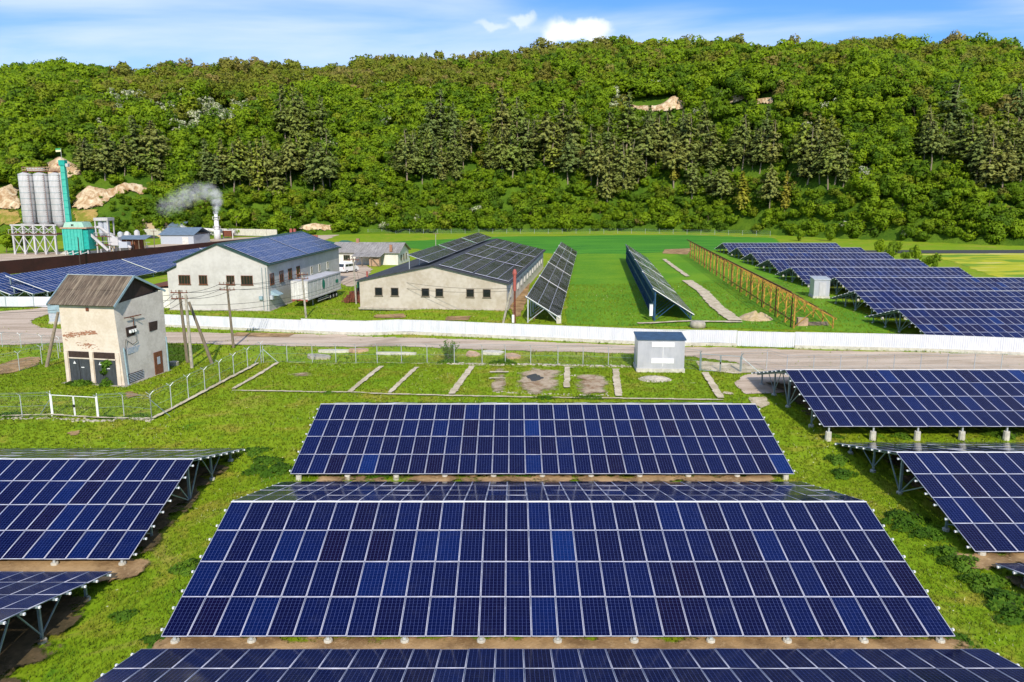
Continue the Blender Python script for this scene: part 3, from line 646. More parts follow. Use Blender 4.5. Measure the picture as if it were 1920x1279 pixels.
# soil strips below the arrays
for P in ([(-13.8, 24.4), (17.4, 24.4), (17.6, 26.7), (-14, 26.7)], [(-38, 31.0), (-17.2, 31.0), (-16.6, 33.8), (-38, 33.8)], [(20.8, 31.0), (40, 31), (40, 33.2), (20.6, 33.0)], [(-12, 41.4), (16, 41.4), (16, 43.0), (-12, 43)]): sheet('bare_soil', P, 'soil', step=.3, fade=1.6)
for P in ([(-14, 27), (17.2, 27), (17, 40.6), (-13.6, 40.6)], [(-38, 33.6), (-17.3, 33.6), (-18, 46), (-38, 47.6)], [(-33, 18), (-17.2, 18), (-17.6, 30.6), (-33, 30.6)], [(22.5, 33.5), (42, 33.5), (42, 46), (23, 46)], [(22, 51), (44, 51), (44, 61), (21.6, 63)], [(21.4, 20), (36, 20), (36, 31), (21.6, 31)], [(-13, 43.6), (16.6, 43.6), (16.6, 57), (-13, 57)]): sheet('shade_darkened_soil', P, 'shade_soil', step=.5, fade=3.0)  # dark soil sheets, the shadow of the arrays put into their colour
# ------------------------------------------------------------------ buildings
def win(b, parent, c, w, h, n='y', frame='wood_brown', bars=2, glass='win_dark', label=None, deep=.06):
    """a window let into a wall: c centre on the wall face, n the axis it faces (-y or +x)"""
    c = Vector(c); f = MB(); p = MB(); t = .07
    def bx(mb, dx, dz, sw, sh, out, th, mat):
        if n == 'y': mb.box((c.x + dx, c.y - out, c.z + dz), (sw, th, sh), mat)
        else: mb.box((c.x + out, c.y + dx, c.z + dz), (th, sw, sh), mat)
    for s in (-1, 1): bx(f, s * (w / 2 - t / 2), 0, t, h, .02, .09, frame)
    for s in (-1, 1): bx(f, 0, s * (h / 2 - t / 2), w - 2 * t, t, .022, .085, frame)
    for k in range(bars): bx(f, -w / 2 + (k + 1) * w / (bars + 1), 0, .04, h - 2 * t, .015, .05, frame)
    bx(p, 0, 0, w - 2 * t, h - 2 * t, -.0, .03, glass)
    s = MB(); bx(s, 0, -h / 2 - .05, w + .16, .07, .06, .16, frame)
    fo = f.build('window', parent); p.build('pane', fo); s.build('sill', fo); return fo
def wall_with(parent, poly, y0, y1, mat, name='wall'): return MB().prism(poly, y0, y1, mat).build(name, parent)
def slab(parent, a, b, y0, y1, th, mat, name='roof', under=None):
    """a roof plane from eave point a (x, z) to ridge point b, from y0 to y1"""
    d = Vector((b[0] - a[0], b[1] - a[1])).normalized(); n = Vector((-d.y, d.x)); 
    if n.y < 0: n = -n
    P = [a, b, (b[0] + n.x * th, b[1] + n.y * th), (a[0] + n.x * th, a[1] + n.y * th)]
    return MB().prism(P, y0, y1, mat).build(name, parent)

# -- the white fence of profiled sheet on a concrete footing
FA = -math.atan(.225)
def fx_(u): a = (u - 960) / F; return a * 85.6 / (1 + .2216 * a)
def white_fence():
    x0 = fx_(296) - 1.0; o = (x0, 84 - .225 * x0, 0); t = thing('sheet_metal_fence', 'long white profiled metal fence on a concrete footing beside the gravel road', 'fence', o, FA)
    k = 1 / math.cos(FA)
    segs = [(x0, fx_(565), 1.58, .32), (fx_(565), fx_(873), 1.74, .36), (fx_(873), fx_(1381), 1.72, .36), (fx_(1381), fx_(1489), 1.66, .06), (fx_(1489), fx_(1975), 1.72, .34)]
    for i, (a, b, top, bot) in enumerate(segs):
        la, lb = (a - x0) * k, (b - x0) * k; n = int((lb - la) / .2); vs = []; fs = []
        for j in range(n + 1):
            for dx, dy in ((0, 0), (.06, .0), (.10, .035), (.16, .035)):
                lx = la + j * .2 + dx
                if lx > lb: continue
                wx = x0 + lx / k; g = float(gz(wx, 84 - .225 * wx)); vs += [(lx, -dy, g + bot), (lx, -dy, g + top + .015 * math.sin(j * .7))]
        m = len(vs) // 2; fs = [(2 * q, 2 * q + 2, 2 * q + 3, 2 * q + 1) for q in range(m - 1)]
        MB().add(vs, fs, 'corr_white').build('sheet', t)
        mb = MB(); f = MB(); st = 4.0; ns = max(1, int((lb - la) / st))
        for q in range(ns):
            p, r = la + (lb - la) * q / ns, la + (lb - la) * (q + 1) / ns
            gp, gr = (float(gz(x0 + w / k, 84 - .225 * (x0 + w / k))) for w in (p, r))
            mb.beam((p, .0, gp + top + .02), (r, 0, gr + top + .02), .07, .035, 'white_paint'); 
            if bot > .1: f.add([(p, -.16, gp - .4), (r - .01, -.16, gr - .4), (r - .01, .12, gr - .4), (p, .12, gp - .4), (p, -.16, gp + bot), (r - .01, -.16, gr + bot), (r - .01, .12, gr + bot), (p, .12, gp + bot)], [(0, 3, 2, 1), (4, 5, 6, 7), (0, 1, 5, 4), (2, 3, 7, 6), (0, 4, 7, 3), (1, 2, 6, 5)], 'concrete_pale')
        mb.build('cap_rail', t)
        if f.v: f.build('footing', t)
        pr = MB(); 
        for q in range(int((lb - la) / 2.5) + 1): lx = la + .1 + q * 2.5; wx = x0 + lx / k; g = float(gz(wx, 84 - .225 * wx)); pr.box((lx, .06, g + top / 2), (.06, .06, top - .05), 'galv')
        pr.build('rear_posts', t)
white_fence()
t = thing('sheet_metal_fence', 'short white metal fence at the left edge in front of blue solar tables', 'fence', tuple(hit(-40, 577)), R(-2))
for i in range(4):
    MB().box((i * 4.3 + 2.1, 0, .95), (4.2, .04, 1.5), 'corr_white').build('sheet', t); MB().box((i * 4.3 + 4.27, 0, .9), (.09, .09, 1.85), 'galv').build('post', t)

# -- the transformer tower
def tower():
    t = thing('transformer_tower', 'tall cream plastered transformer tower with flaking brick patch and corrugated gable roof', 'building', (-40.5, 65.6, float(gz(-40, 65))), R(-11.3))
    w, d = 6.0, 5.9; zf, zb, zr, yr = 7.35, 7.9, 9.6, 2.3
    # front and back
    V = [(0, 0, -.3), (w, 0, -.3), (w - .45, .05, zf), (.0, 0, zf)]
    MB().add([(0, 0, -.3), (w, 0, -.3), (w - .45, 0, zf), (0, 0, zf), (0, .3, -.3), (w, .3, -.3), (w - .45, .3, zf), (0, .3, zf)], [(0, 1, 2, 3), (7, 6, 5, 4), (0, 3, 7, 4), (3, 2, 6, 7)], 'plaster_cream').build('front_wall', t)
    s = MB(); G = 10; vs = []
    for i in range(G + 1):
        for j in range(G + 1):
            a, b_ = i / G, j / G; zt_ = zf + (zb - zf) * a; z = -.3 + (zt_ + .3) * b_; vs.append((w - .45 * max(z, 0) / zf * (1 - a) + .15 * a, d * a, z))
    s.add(vs, [(i * (G + 1) + j, (i + 1) * (G + 1) + j, (i + 1) * (G + 1) + j + 1, i * (G + 1) + j + 1) for i in range(G) for j in range(G)], 'plaster_side'); s.build('side_wall', t)
    MB().box((w / 2, d - .1, zb / 2 - .15), (w - .6, .2, zb + .3), 'plaster_side').build('rear_wall', t); MB().box((.1, d / 2 + .2, zf / 2 - .15), (.2, d - .7, zf + .25), 'plaster_side').build('side_wall', t)
    # boarded gables
    for x in (w - .35, .3): MB().prism([(-.0, zf + .02), (d, zb + .02), (yr, zr - .1)], x, x + .06, 'wood_dark', 'yz').build('gable_boards', t)
    # roof of corrugated sheet, each slope built of two courses
    def slope(ya, za, yb, zb_, name):
        n = 74; vs = []; fs = []; x0, x1 = -.75, w + .05; L = math.hypot(yb - ya, zb_ - za); ny, nz = -(zb_ - za) / L, (yb - ya) / L
        if nz < 0: ny, nz = -ny, -nz
        for c in range(2):
            f0, f1 = c / 2, (c + 1) / 2 + (.03 if c == 0 else 0); base = len(vs); off = .0 if c == 0 else .03
            for j in range(n + 1):
                x = x0 + (x1 - x0) * j / n; h = .035 * (j % 2) + off
                for f in (f0, f1): vs.append((x, ya + (yb - ya) * f + ny * h, za + (zb_ - za) * f + nz * h))
            fs += [(base + 2 * j, base + 2 * j + 2, base + 2 * j + 3, base + 2 * j + 1) for j in range(n)]
        r = MB().add(vs, fs, 'slate'); return r.build(name, t)
    rf = slope(-.5, zf - .08, yr, zr, 'roof'); rb = slope(d + .5, zb - .12, yr, zr, 'roof')
    b = MB()
    for x in (w + .08, -.78):
        b.beam((x, -.53, zf - .12), (x, yr, zr + .02), .06, .2, 'bluetrim'); b.beam((x, yr, zr + .02), (x, d + .53, zb - .15), .06, .2, 'bluetrim')
    b.build('bargeboards', t); MB().beam((-.8, yr, zr + .05), (w + .1, yr, zr + .05), .22, .05, 'galv_light').build('ridge_cap', t)
    MB().box((w / 2 - .3, -.3, zf - .1), (w + .6, .06, .1), 'wood_grey').build('eaves_board', t)
    # big double doors under brown panels
    for xa, xb in ((.5, 2.6), (3.1, 5.25)):
        c, ww = (xa + xb) / 2, xb - xa
        MB().box((c, -.02, 1.05), (ww, .08, 2.5), 'door_dark').build('door', t)
        dd = MB(); dd.box((c, -.075, 1.05), (.03, .03, 2.4), 'black'); dd.box((c + .35, -.075, 1.55), (.3, .03, .07), 'cap'); dd.build('door_handle', t)
        MB().box((c, -.02, 2.72), (ww - .02, .08, .55), 'rust_box').build('transom_panel', t)
        MB().add([(c - .62, -.075, 1.85), (c - .32, -.075, 1.85), (c - .47, -.075, 2.12)], [(0, 1, 2)], 'cap').build('warning_triangle', t)
        MB().box((c, -.03, 2.38), (ww + .1, .12, .1), 'plaster_cream').build('lintel', t)
    pl = MB(); 
    for xx in (.24, 2.85, 5.55): pl.box((xx, -.05, 1.4), (.34, .1, 3.2), 'plaster_cream')
    pl.build('pilasters', t)
    # brick showing where the plaster fell off
    bm = MB(); rr = random.Random(3)
    for i in range(150):
        f = rr.random(); x = .15 + 3.5 * f; z = 4.35 + .55 * f * (1.3 - .5 * f) + rr.gauss(0, .19 * (1 - f * .65))
        bm.box((x, -.004 - rr.random() * .01, z), (rr.uniform(.08, .3), .02, rr.uniform(.03, .09)), 'brick')
    for i in range(60):
        x = rr.gauss(2.6, .5); z = 3.62 + rr.gauss(0, .16); bm.box((x, -.004 - rr.random() * .01, z), (rr.uniform(.05, .2), .02, rr.uniform(.02, .06)), 'brick')
    bm.build('bare_brick_patch', t)
    MB().box((w / 2 - .1, -.02, zf - .5), (.3, .06, .32), 'rust').build('vent_hole', t)
    # the side wall: openings, louvre, door, insulator bracket, faded sign
    def sx(z, y): return w + .0 - .45 * (z / zf) * (1 - y / d) + .15 * (y / d) + .02
    for ya, yb in ((1.0, 2.3), (3.8, 4.95)):
        o = MB(); o.box((sx(4.7, (ya + yb) / 2) - .03, (ya + yb) / 2, 4.7), (.1, yb - ya, .85), 'rust_box'); wo = o.build('wall_opening', t)
        if ya < 2:
            i_ = MB(); [i_.lathe([(.1, -.14), (.13, -.05), (.1, .05), (.13, .14)], 'cap', 8, (sx(4.7, 1.6) + .1, 1.35 + q * .33, 4.72)) for q in range(3)]; i_.build('insulator', wo)
    bk = MB(); bk.beam((sx(6, .8) + .25, .7, 6.05), (sx(6, 2.6) + .25, 2.7, 6.05), .08, .08, 'rust'); bk.beam((sx(6, 1.6), 1.6, 6.0), (sx(6, 1.6) + .6, 1.6, 6.12), .07, .07, 'rust'); bk.beam((sx(6, 1.9) + .1, 1.9, 6.0), (sx(5, 1.9) + .05, 1.9, 5.1), .05, .05, 'rust'); bk.build('insulator_bracket', t)
    MB().box((sx(1.2, 4.6), 4.55, 1.1), (.06, 1.15, 2.2), 'wood_brown').build('door', t)
    MB().box((sx(1.2, 4.6) + .04, 4.55, 1.35), (.02, .4, .7), 'sign_grey').build('door_notice', t)
    MB().box((sx(2.9, 1.6), 1.7, 3.0), (.03, 1.9, .55), 'sign_grey').build('faded_sign', t)
    lv = MB(); lv.box((sx(.6, 1.5) - .01, 1.5, .55), (.06, 1.9, .8), 'rust_box')
    for q in range(5): lv.box((sx(.6, 1.5) + .04, 1.5, .25 + q * .15), (.05, 1.9, .05), 'sign_grey')
    lv.build('louvre', t)
    for yy in (.35, 5.75): MB().tube([(sx(.2, yy) + .08, yy, -.1), (sx(3.4, yy) + .08, yy, 3.4)], .07, 'bluetrim', 8).build('cable_duct', t)
    MB().tube([(sx(3.6, .6) + .06, .5, 3.0), (sx(3.6, .6) + .1, .7, 4.1), (sx(3.6, 1) + .1, 1.5, 3.5), (sx(3.6, 1.9) + .1, 2.0, 3.7), (sx(5, 2.0) + .1, 1.9, 4.5)], .03, 'wire', 6).build('cable', t)
    MB().box((w / 2, d / 2, -.05), (w + .6, d + .6, .2), 'concrete').build('plinth', t)
tower()

# -- the warehouse with the blue solar roof
def warehouse():
    t = thing('warehouse', 'grey plastered gabled warehouse with blue solar panels on its roof', 'building', (-50.3, 107.9, float(gz(-45, 108)) - .05), R(-4))
    w, dpt = 15.0, 34.5; zR, zr, xr = 6.85, 9.7, 7.8
    outer = [(0, -.3), (w, -.3), (w, zR), (xr, zr), (1.5, 7.05), (1.5, 6.45), (0, 5.75)]
    MB().prism(outer, 0, .35, 'plaster').build('front_wall', t); MB().prism(outer, dpt - .35, dpt, 'plaster').build('rear_wall', t)
    MB().box((w - .17, dpt / 2, zR / 2 - .15), (.34, dpt - .72, zR + .28), 'plaster').build('side_wall', t); MB().box((.17, dpt / 2, 2.75), (.34, dpt - .72, 5.9), 'plaster').build('side_wall', t)
    MB().box((1.66, dpt / 2, 6.6), (.3, dpt - .72, .7), 'plaster').build('clerestory_wall', t)
    slab(t, (w + .45, zR - .16), (xr, zr + .02), -.35, dpt + .3, .16, 'dark_green'); slab(t, (1.2, 6.98), (xr - .01, zr + .02), -.35, dpt + .3, .16, 'dark_green'); slab(t, (-.6, 5.55), (1.5, 6.5), -.35, dpt + .3, .14, 'dark_green')
    for xc, ww, bars in ((2.55, 1.75, 3), (5.35, 1.25, 2), (9.45, 1.2, 2), (11.9, 1.75, 3)): win(None, t, (xc, -.01, 4.55), ww, 1.35, 'y', 'wood_brown', bars)
    for yy in (1.5, 5.2, 8.8, 12.4): win(None, t, (w + .01, yy, 4.6), 1.5, 1.6, 'x', 'wood_brown', 1)
    for yy in (18.8, 23.0, 27.5): win(None, t, (w + .01, yy, 4.1), 1.1, 1.3, 'x', 'white_dirty', 1)
    # solar modules on the right slope, with a walkway gap half way
    cT, sT = (w - xr) / math.hypot(w - xr, zr - zR), (zr - zR) / math.hypot(w - xr, zr - zR)
    A = axes((w + .25, .1, zR - .04 + .14), (0, 1, 0), (-cT, 0, sT)); ms = []
    for c in range(33):
        for r in range(4): ms.append(A @ Matrix.Translation((c * 1.012 + .55 + (.5 if c > 15 else 0), .85 + r * 1.78, .12)))
    lay_panels(t, ms, .985, 1.74, 'cell_roof', 100, jit=.2)
    for q in (14.2, 14.75): MB().tube([(q, -.08, .2), (q, -.08, 6.4)], .05, 'galv', 6).build('downpipe', t)
    g = MB(); g.box((13.9, -.2, 2.0), (.5, .3, .5), 'bluetrim'); g.build('meter_box', t); MB().box((w + .25, .6, 2.0), (.4, .7, .6), 'sign_grey').build('meter_box', t)
    MB().prism([(w + .0, 2.9), (w + 1.2, 2.3), (w + 1.2, 2.2), (w, 2.2)], .8, 2.6, 'bluetrim').build('door_canopy', t)
    c = MB(); 
    c.box((6.4, dpt - 1.2, 9.5), (.45, .45, 1.7), 'red'); c.box((7.1, dpt - 1.2, 9.6), (.4, .4, 1.5), 'red'); c.build('chimney', t)
    MB().box((w / 2, dpt / 2, -.05), (w + .5, dpt + .5, .3), 'concrete').build('plinth', t)
warehouse()
t = thing('annex', 'low pale annex with brown roof left of the gabled warehouse', 'outbuilding', (-55.5, 110, .0), R(-4))
MB().box((2.2, 6, 1.5), (4.4, 12, 3.2), 'whitewash').build('wall', t); slab(t, (-.4, 3.0), (4.7, 3.5), -.4, 12.3, .12, 'rust')

# -- the long building with black solar panels
def longhouse():
    t = thing('long_building', 'long low stained building with black solar panels on its roof and raised racks', 'building', (-22.2, 107.4, float(gz(-10, 106)) - .02), R(-7.2))
    w, dpt = 21.6, 62.0; zL, zR, zr, xr = 4.0, 3.85, 6.25, 11.0
    P = [(0, -.3), (w, -.3), (w, zR), (xr, zr), (0, zL)]
    MB().prism(P, 0, .35, 'plaster_warm').build('front_wall', t); MB().prism(P, dpt - .35, dpt, 'plaster_warm').build('rear_wall', t)
    MB().box((w - .17, dpt / 2, zR / 2 - .15), (.34, dpt - .72, zR + .25), 'whitewash').build('side_wall', t); MB().box((.17, dpt / 2, zL / 2 - .15), (.34, dpt - .72, zL + .25), 'plaster_warm').build('side_wall', t)
    slab(t, (w + .5, zR - .07), (xr, zr + .02), -.4, dpt + .4, .18, 'roofing_black'); slab(t, (-.5, zL - .09), (xr - .01, zr + .02), -.4, dpt + .4, .18, 'roofing_black')
    v = MB(); v.beam((-.3, -.03, zL - .12), (xr, -.03, zr - .12), .05, .22, 'concrete_pale'); v.beam((xr, -.03, zr - .12), (w + .3, -.03, zR - .1), .05, .22, 'concrete_pale'); v.build('verge_band', t)
    for xc in (2.85, 5.25, 9.8, 11.85, 16.35, 18.75): win(None, t, (xc, -.01, 2.45), 1.15, 1.2, 'y', 'wood_grey', 0)
    for k in range(12): win(None, t, (w + .01, 4 + k * 4.8, 2.2), 1.5, 1.3, 'x', 'white_dirty', 2)
    ms = []; hyp = math.hypot(w - xr, zr - zR); cT, sT = (w - xr) / hyp, (zr - zR) / hyp; A = axes((w + .35, .3, zR + .08), (0, 1, 0), (-cT, 0, sT))
    for tb in range(3):
        for half in range(2):
            for c in range(19):
                for r in range(3): ms.append(A @ Matrix.Translation((.6 + tb * 20.4 + c * 1.012, .95 + half * 5.35 + r * 1.69, .22)))
    # the raised racks over the left slope
    B0 = Vector((10.3, .4, 6.65)); u = Vector((-3.3, 0, 1.15)).normalized(); B = axes(B0, (0, 1, 0), u)
    for tb in range(3):
        for c in range(19):
            for r in range(2): ms.append(B @ Matrix.Translation((.6 + tb * 20.4 + c * 1.012, .85 + r * 1.69, .08)))
    lay_panels(t, ms, .985, 1.65, 'cell_black', 100, rim=.022, jit=.15)
    for tb in range(3):
        for half in range(2):
            e = MB(); p = A @ Matrix.Translation((tb * 20.4 + .02, .1 + half * 5.35, .22)); q = A @ Matrix.Translation((tb * 20.4 + .02, 5.1 + half * 5.35, .22)); e.beam(p.translation, q.translation, .08, .06, 'frame'); e.build('edge_rail', t)
        e = MB(); e.beam((B @ Matrix.Translation((tb * 20.4 + .02, 0, .08))).translation, (B @ Matrix.Translation((tb * 20.4 + .02, 3.4, .08))).translation, .08, .06, 'frame'); e.build('edge_rail', t)
        for yy in (1, 7, 13, 19):
            y = tb * 20.4 + yy; x = 7.25; zt = 6.65 + (10.3 - x) * 1.15 / 3.3; MB().beam((x, y, 5.2), (x, y, zt), .09, .09, 'galv_light').build('rack_leg', t)
    MB().box((w / 2, dpt / 2, -.05), (w + .4, dpt + .4, .25), 'concrete').build('plinth', t)
    ch = MB(); ch.tube([(.4, 2.4, 4.2), (.4, 2.4, 5.1)], .14, 'red'); ch.build('chimney', t)
longhouse()

# -- old shed, green roofs, kiosks
def shed():
    t = thing('old_shed', 'old white shed with long grey corrugated roof and an open lean-to porch', 'shed', (-43.5, 178, float(gz(-35, 178))), R(-6))
    w, d = 16.5, 10.5; ze, zr = 3.0, 4.9
    for y in (0, d - .3): MB().box((w / 2, y + .15, ze / 2), (w, .3, ze), 'whitewash').build('wall', t)
    for x in (0, w - .3): MB().prism([(.31, 0), (d - .31, 0), (d - .31, ze), (d / 2, zr - .1), (.31, ze)], x, x + .3, 'whitewash', 'yz').build('gable_wall', t)
    for s, (a, b) in enumerate((((-.6, ze - .2), (d / 2, zr)), ((d + .6, ze - .2), (d / 2 + .01, zr)))):
        MB().prism([a, b, (b[0], b[1] + .12), (a[0], a[1] + .12)], -.5, w + .6, 'slate_grey', 'yz').build('roof', t)
    MB().prism([(-4.6, 2.25), (-.55, 2.9), (-.55, 3.0), (-4.6, 2.35)], 6.5, 13.5, 'slate_grey', 'yz').build('porch_roof', t)
    for x in (6.8, 9, 11.2, 13.2): MB().beam((x, -4.2, 0), (x, -4.2, 2.3), .14, .14, 'wood_grey').build('porch_post', t)
    p = MB(); p.beam((7, -4.2, .1), (9, -4.2, 2.2), .1, .1, 'wood_grey'); p.beam((11.2, -4.2, 2.2), (13, -4.2, .2), .1, .1, 'wood_grey'); p.build('porch_brace', t)
    p = MB(); p.box((11.8, -3, 1), (2.4, 1.4, 1.9), 'clay'); p.build('brick_partition', t)
    win(None, t, (4.0, -.01, 1.7), 1.6, 1.2, 'y', 'wood_grey', 2)
    for y in (3, 5.5, 8): win(None, t, (w + .01, y, 1.6), .9, 1.3, 'x', 'wood_grey', 1)
    MB().box((5.2, d / 2, 5.2), (.7, .7, 1.4), 'brick').build('chimney', t); MB().box((14.9, -.1, 4.0), (.6, .6, 1.6), 'brick').build('chimney', t)
shed()
def hipped(label, u, v, Y, w, d, h, rise, rz=0, chim=False):
    p = at(u, v, Y); t = thing('outbuilding', label, 'outbuilding', (p.x, Y, float(gz(p.x, Y))), rz); MB().box((0, 0, h / 2), (w, d, h), 'whitewash').build('wall', t)
    e = .5; a, b = w / 2 + e, d / 2 + e; r = max(0, a - b) + .3
    MB().add([(-a, -b, h), (a, -b, h), (a, b, h), (-a, b, h), (-r, 0, h + rise), (r, 0, h + rise)], [(0, 1, 5, 4), (1, 2, 5), (2, 3, 4, 5), (3, 0, 4), (3, 2, 1, 0)], 'greenroof').build('roof', t)
    if chim:
        for k in range(4): MB().box((-1.5 + k * .55, .5, h + rise + .2), (.35, .35, 1.1), 'red').build('chimney', t)
hipped('outbuilding with green hipped roof between warehouse and grey shed roof', 647, 455, 196, 9, 8, 2.6, 2.0)
hipped('outbuilding with long green roof and red chimneys behind the warehouse', 592, 452, 186, 11, 12, 3.6, 2.2, R(-5), True)
def booth(name, label, x, y, w, d, h, rz, roofm, side='corr_silver', doors=True, over=.12):
    t = thing(name, label, 'kiosk', (x, y, float(gz(x + w / 2, y + d / 2))), rz); b = .35
    MB().box((w / 2, d / 2, b / 2 - .1), (w + .16, d + .16, b + .2), 'concrete_pale').build('plinth', t)
    for yy in (.02, d - .02): MB().box((w / 2, yy, b + h / 2), (w, .05, h), side).build('wall', t)
    for xx in (.03, w - .03): MB().box((xx, d / 2, b + h / 2), (.05, d - .1, h), side).build('side_wall', t)
    MB().prism([(-over, b + h + .02), (d + over, b + h + .24), (d + over, b + h + .32), (-over, b + h + .12)], -over, w + over, roofm, 'yz').build('roof', t)
    return t, b
t, b = booth('transformer_kiosk', 'silver corrugated kiosk with slate blue roof standing at the chain link fence', 11.75, 67.9, 4.35, 2.6, 2.7, R(-3), 'blue_roof')
for xx in (1.75, 2.83):
    for zz in (2.3, .75): MB().box((xx + .05, -.04, b + zz), (1.02, .04, .48), 'white_paint').build('louvre_panel', t)
MB().box((2.35, -.035, b + 1.4), (.05, .05, 2.4), 'cap').build('door_seam', t)
t, b = booth('equipment_cabin', 'small silver cabin with a grey door beside the far right solar arrays', 46.3, 113.0, 2.3, 2.6, 2.5, R(-8), 'galv_light', 'corr_silver')
MB().box((1.25, -.04, b + 1.1), (1.0, .05, 2.1), 'silo').build('door', t)
t, b = booth('transformer_kiosk', 'narrow pale blue kiosk half hidden behind the transformer tower', hit(90, 612).x - .8, 96, 1.9, 2.2, 2.3, R(-8), 'bluetrim', 'sign_grey')
MB().box((.95, -.05, b + 1.7), (1.9, .08, 1.1), 'bluetrim').build('upper_panel', t)

# ------------------------------------------------------------------ long tables of black modules and bare racks running towards the hill
DIR = Vector((.1067, .9943, 0)).normalized(); RGT = Vector((DIR.y, -DIR.x, 0))
def long_table(name, label, near, zh, zl, width, tables, cell, rows, steel, post_sp, group, panels=True, foot=True, ph=1.69, pw=1.012, gapt=.35, xend=None, lean=None, limit=100):
    """near: the near high corner on the ground; the table falls from zh on its left edge to zl on its right edge"""
    rz = -math.atan2(DIR.x, DIR.y); t = thing(name, label, 'solar array' if panels else 'steel frame', near, rz, group); y = 0
    def P(x): return zh + (zl - zh) * x / width
    u = Vector((-width, 0, zh - zl)).normalized(); ms = []
    for n in tables:
        A = axes((width, y, zl), (0, 1, 0), u); L = n * pw
        if panels:
            for c in range(n):
                for r in range(rows): ms.append(A @ Matrix.Translation(((c + .5) * pw, (r + .5) * ph, .06)))
            e = MB(); e.beam((width, y - .02, zl + .05), (0, y - .02, zh + .05), .06, .09, 'cap'); e.build('edge_rail', t)
        y += L + gapt
    Lt = y - gapt
    g = lambda x, yy: float(gz(near[0] + RGT.x * x + DIR.x * yy, near[1] + RGT.y * x + DIR.y * yy)) - near[2]
    if panels: lay_panels(t, ms, .985, ph - .03, cell, limit, rim=.024, jit=.25)
    for f in (.03, .33, .66, .97): x = width * f; MB().beam((x, -.1, P(x) - .06), (x, Lt + .1, P(x) - .06), .08, .1, steel).build('purlin', t)
    k = 0; yy = .3
    while yy < Lt:
        xa, xb = width * .07, width * .93
        MB().beam((xa, yy, g(xa, yy)), (xa, yy, P(xa) - .1), .17, .17, steel).build('post', t); MB().beam((xb, yy, g(xb, yy)), (xb, yy, P(xb) - .1), .14, .14, steel).build('post', t)
        if k < 12:
            xm = width * .55; b = MB(); b.beam((xa, yy, g(xa, yy) + .15), (xm, yy, P(xm) - .1), .08, .08, steel); b.build('brace', t); b = MB(); b.beam((xb, yy, g(xb, yy) + .2), (xm + .1, yy, P(xm) - .1), .08, .08, steel); b.build('brace', t)
            MB().beam((-.02, yy, P(0) - .16), (width + .02, yy, P(width) - .16), .08, .1, steel).build('rafter', t)
        k += 1; yy += post_sp
    return t, Lt, P, g
GB = 'long tables of black modules running towards the hill'
pn = hit(985, 606)
t, Lt, P, g = long_table('solar_array', 'long black solar table on grey posts beside the long low building', tuple(pn), 3.5, .75, 4.45, [24, 23, 22, 22, 14], 'cell_black', 3, 'galv_light', 4.2, GB)
MB().box((4.3, .4, .5), (.6, .6, 1.0), 'concrete_pale').build('footing', t)
pn = hit(1222, 603)
t, Lt, P, g = long_table('solar_array', 'long black solar table on dark blue steel posts in the lush grass', tuple(pn), 4.3, .95, 5.4, [21, 21, 21, 21], 'cell_black', 3, 'blue_steel', 2.0, GB, ph=2.06)
b = MB(); b.beam((.3, .3, .1), (.3, Lt, .1), .1, .3, 'blue_steel'); b.beam((.3, .3, 2.0), (.3, Lt, 2.0), .08, .3, 'blue_steel'); b.beam((.3, .3, 3.6), (.3, Lt, 3.6), .08, .5, 'blue_steel'); b.build('side_rail', t)
for k in range(30):
    b = MB(); b.beam((.3, .3 + k * 2.8, .1), (.3, .3 + k * 2.8 + 2.6, 3.6), .07, .07, 'blue_steel'); b.beam((.3, .3 + k * 2.8 + 2.6, .1), (.3, .3 + k * 2.8, 3.6), .07, .07, 'blue_steel'); b.build('cross_brace', t)
t2 = thing('electrical_box', 'white electrical box on the blue steel post of the black solar table', 'box', (pn[0] - .12, pn[1] + .1, pn[2] + .75), 0)
MB().box((0, 0, .75), (.42, .3, 1.5), 'white_paint').build('cabinet', t2); MB().box((0, -.16, .75), (.34, .02, 1.4), 'cap').build('door', t2); MB().box((0, 0, 1.53), (.5, .38, .05), 'galv').build('lid', t2)
pn = hit(1483, 617)
t, Lt, P, g = long_table('steel_rack', 'long bare yellow steel rack without any panels, rusting along its top', tuple(pn), 4.35, 1.35, 5.3, [100], 'cell', 3, 'yellow_steel', 4.05, None, panels=False)
for f in (.12, .22, .44, .55, .77, .87): x = 5.3 * f; MB().beam((x, -.1, P(x) + .03), (x, Lt, P(x) + .03), .05, .07, 'rust').build('purlin', t)
b = MB(); b.beam((-.2, 0, P(-.2)), (-.2, Lt, P(-.2)), .1, .16, 'rust'); b.beam((.35, 0, .9), (.35, Lt, .9), .06, .08, 'rust'); b.build('top_rail', t)
for k in range(25):
    y = .3 + k * 4.05; b = MB(); b.beam((1.2, y, P(1.2) - .15), (2.8, y + 3.9, P(2.8) - .15), .05, .05, 'rust'); b.beam((2.8, y, P(2.8) - .15), (1.2, y + 3.9, P(1.2) - .15), .05, .05, 'rust'); b.beam((.37, y, 2.0), (.37, y + 3.9, 4.0), .05, .05, 'yellow_steel'); b.build('cross_brace', t)
for k in range(13):
    y = 1 + k * 8; b = MB(); b.beam((.2, y, g(.2, y)), (.2, y, P(0) - .1), .12, .12, 'rust'); b.build('post', t)
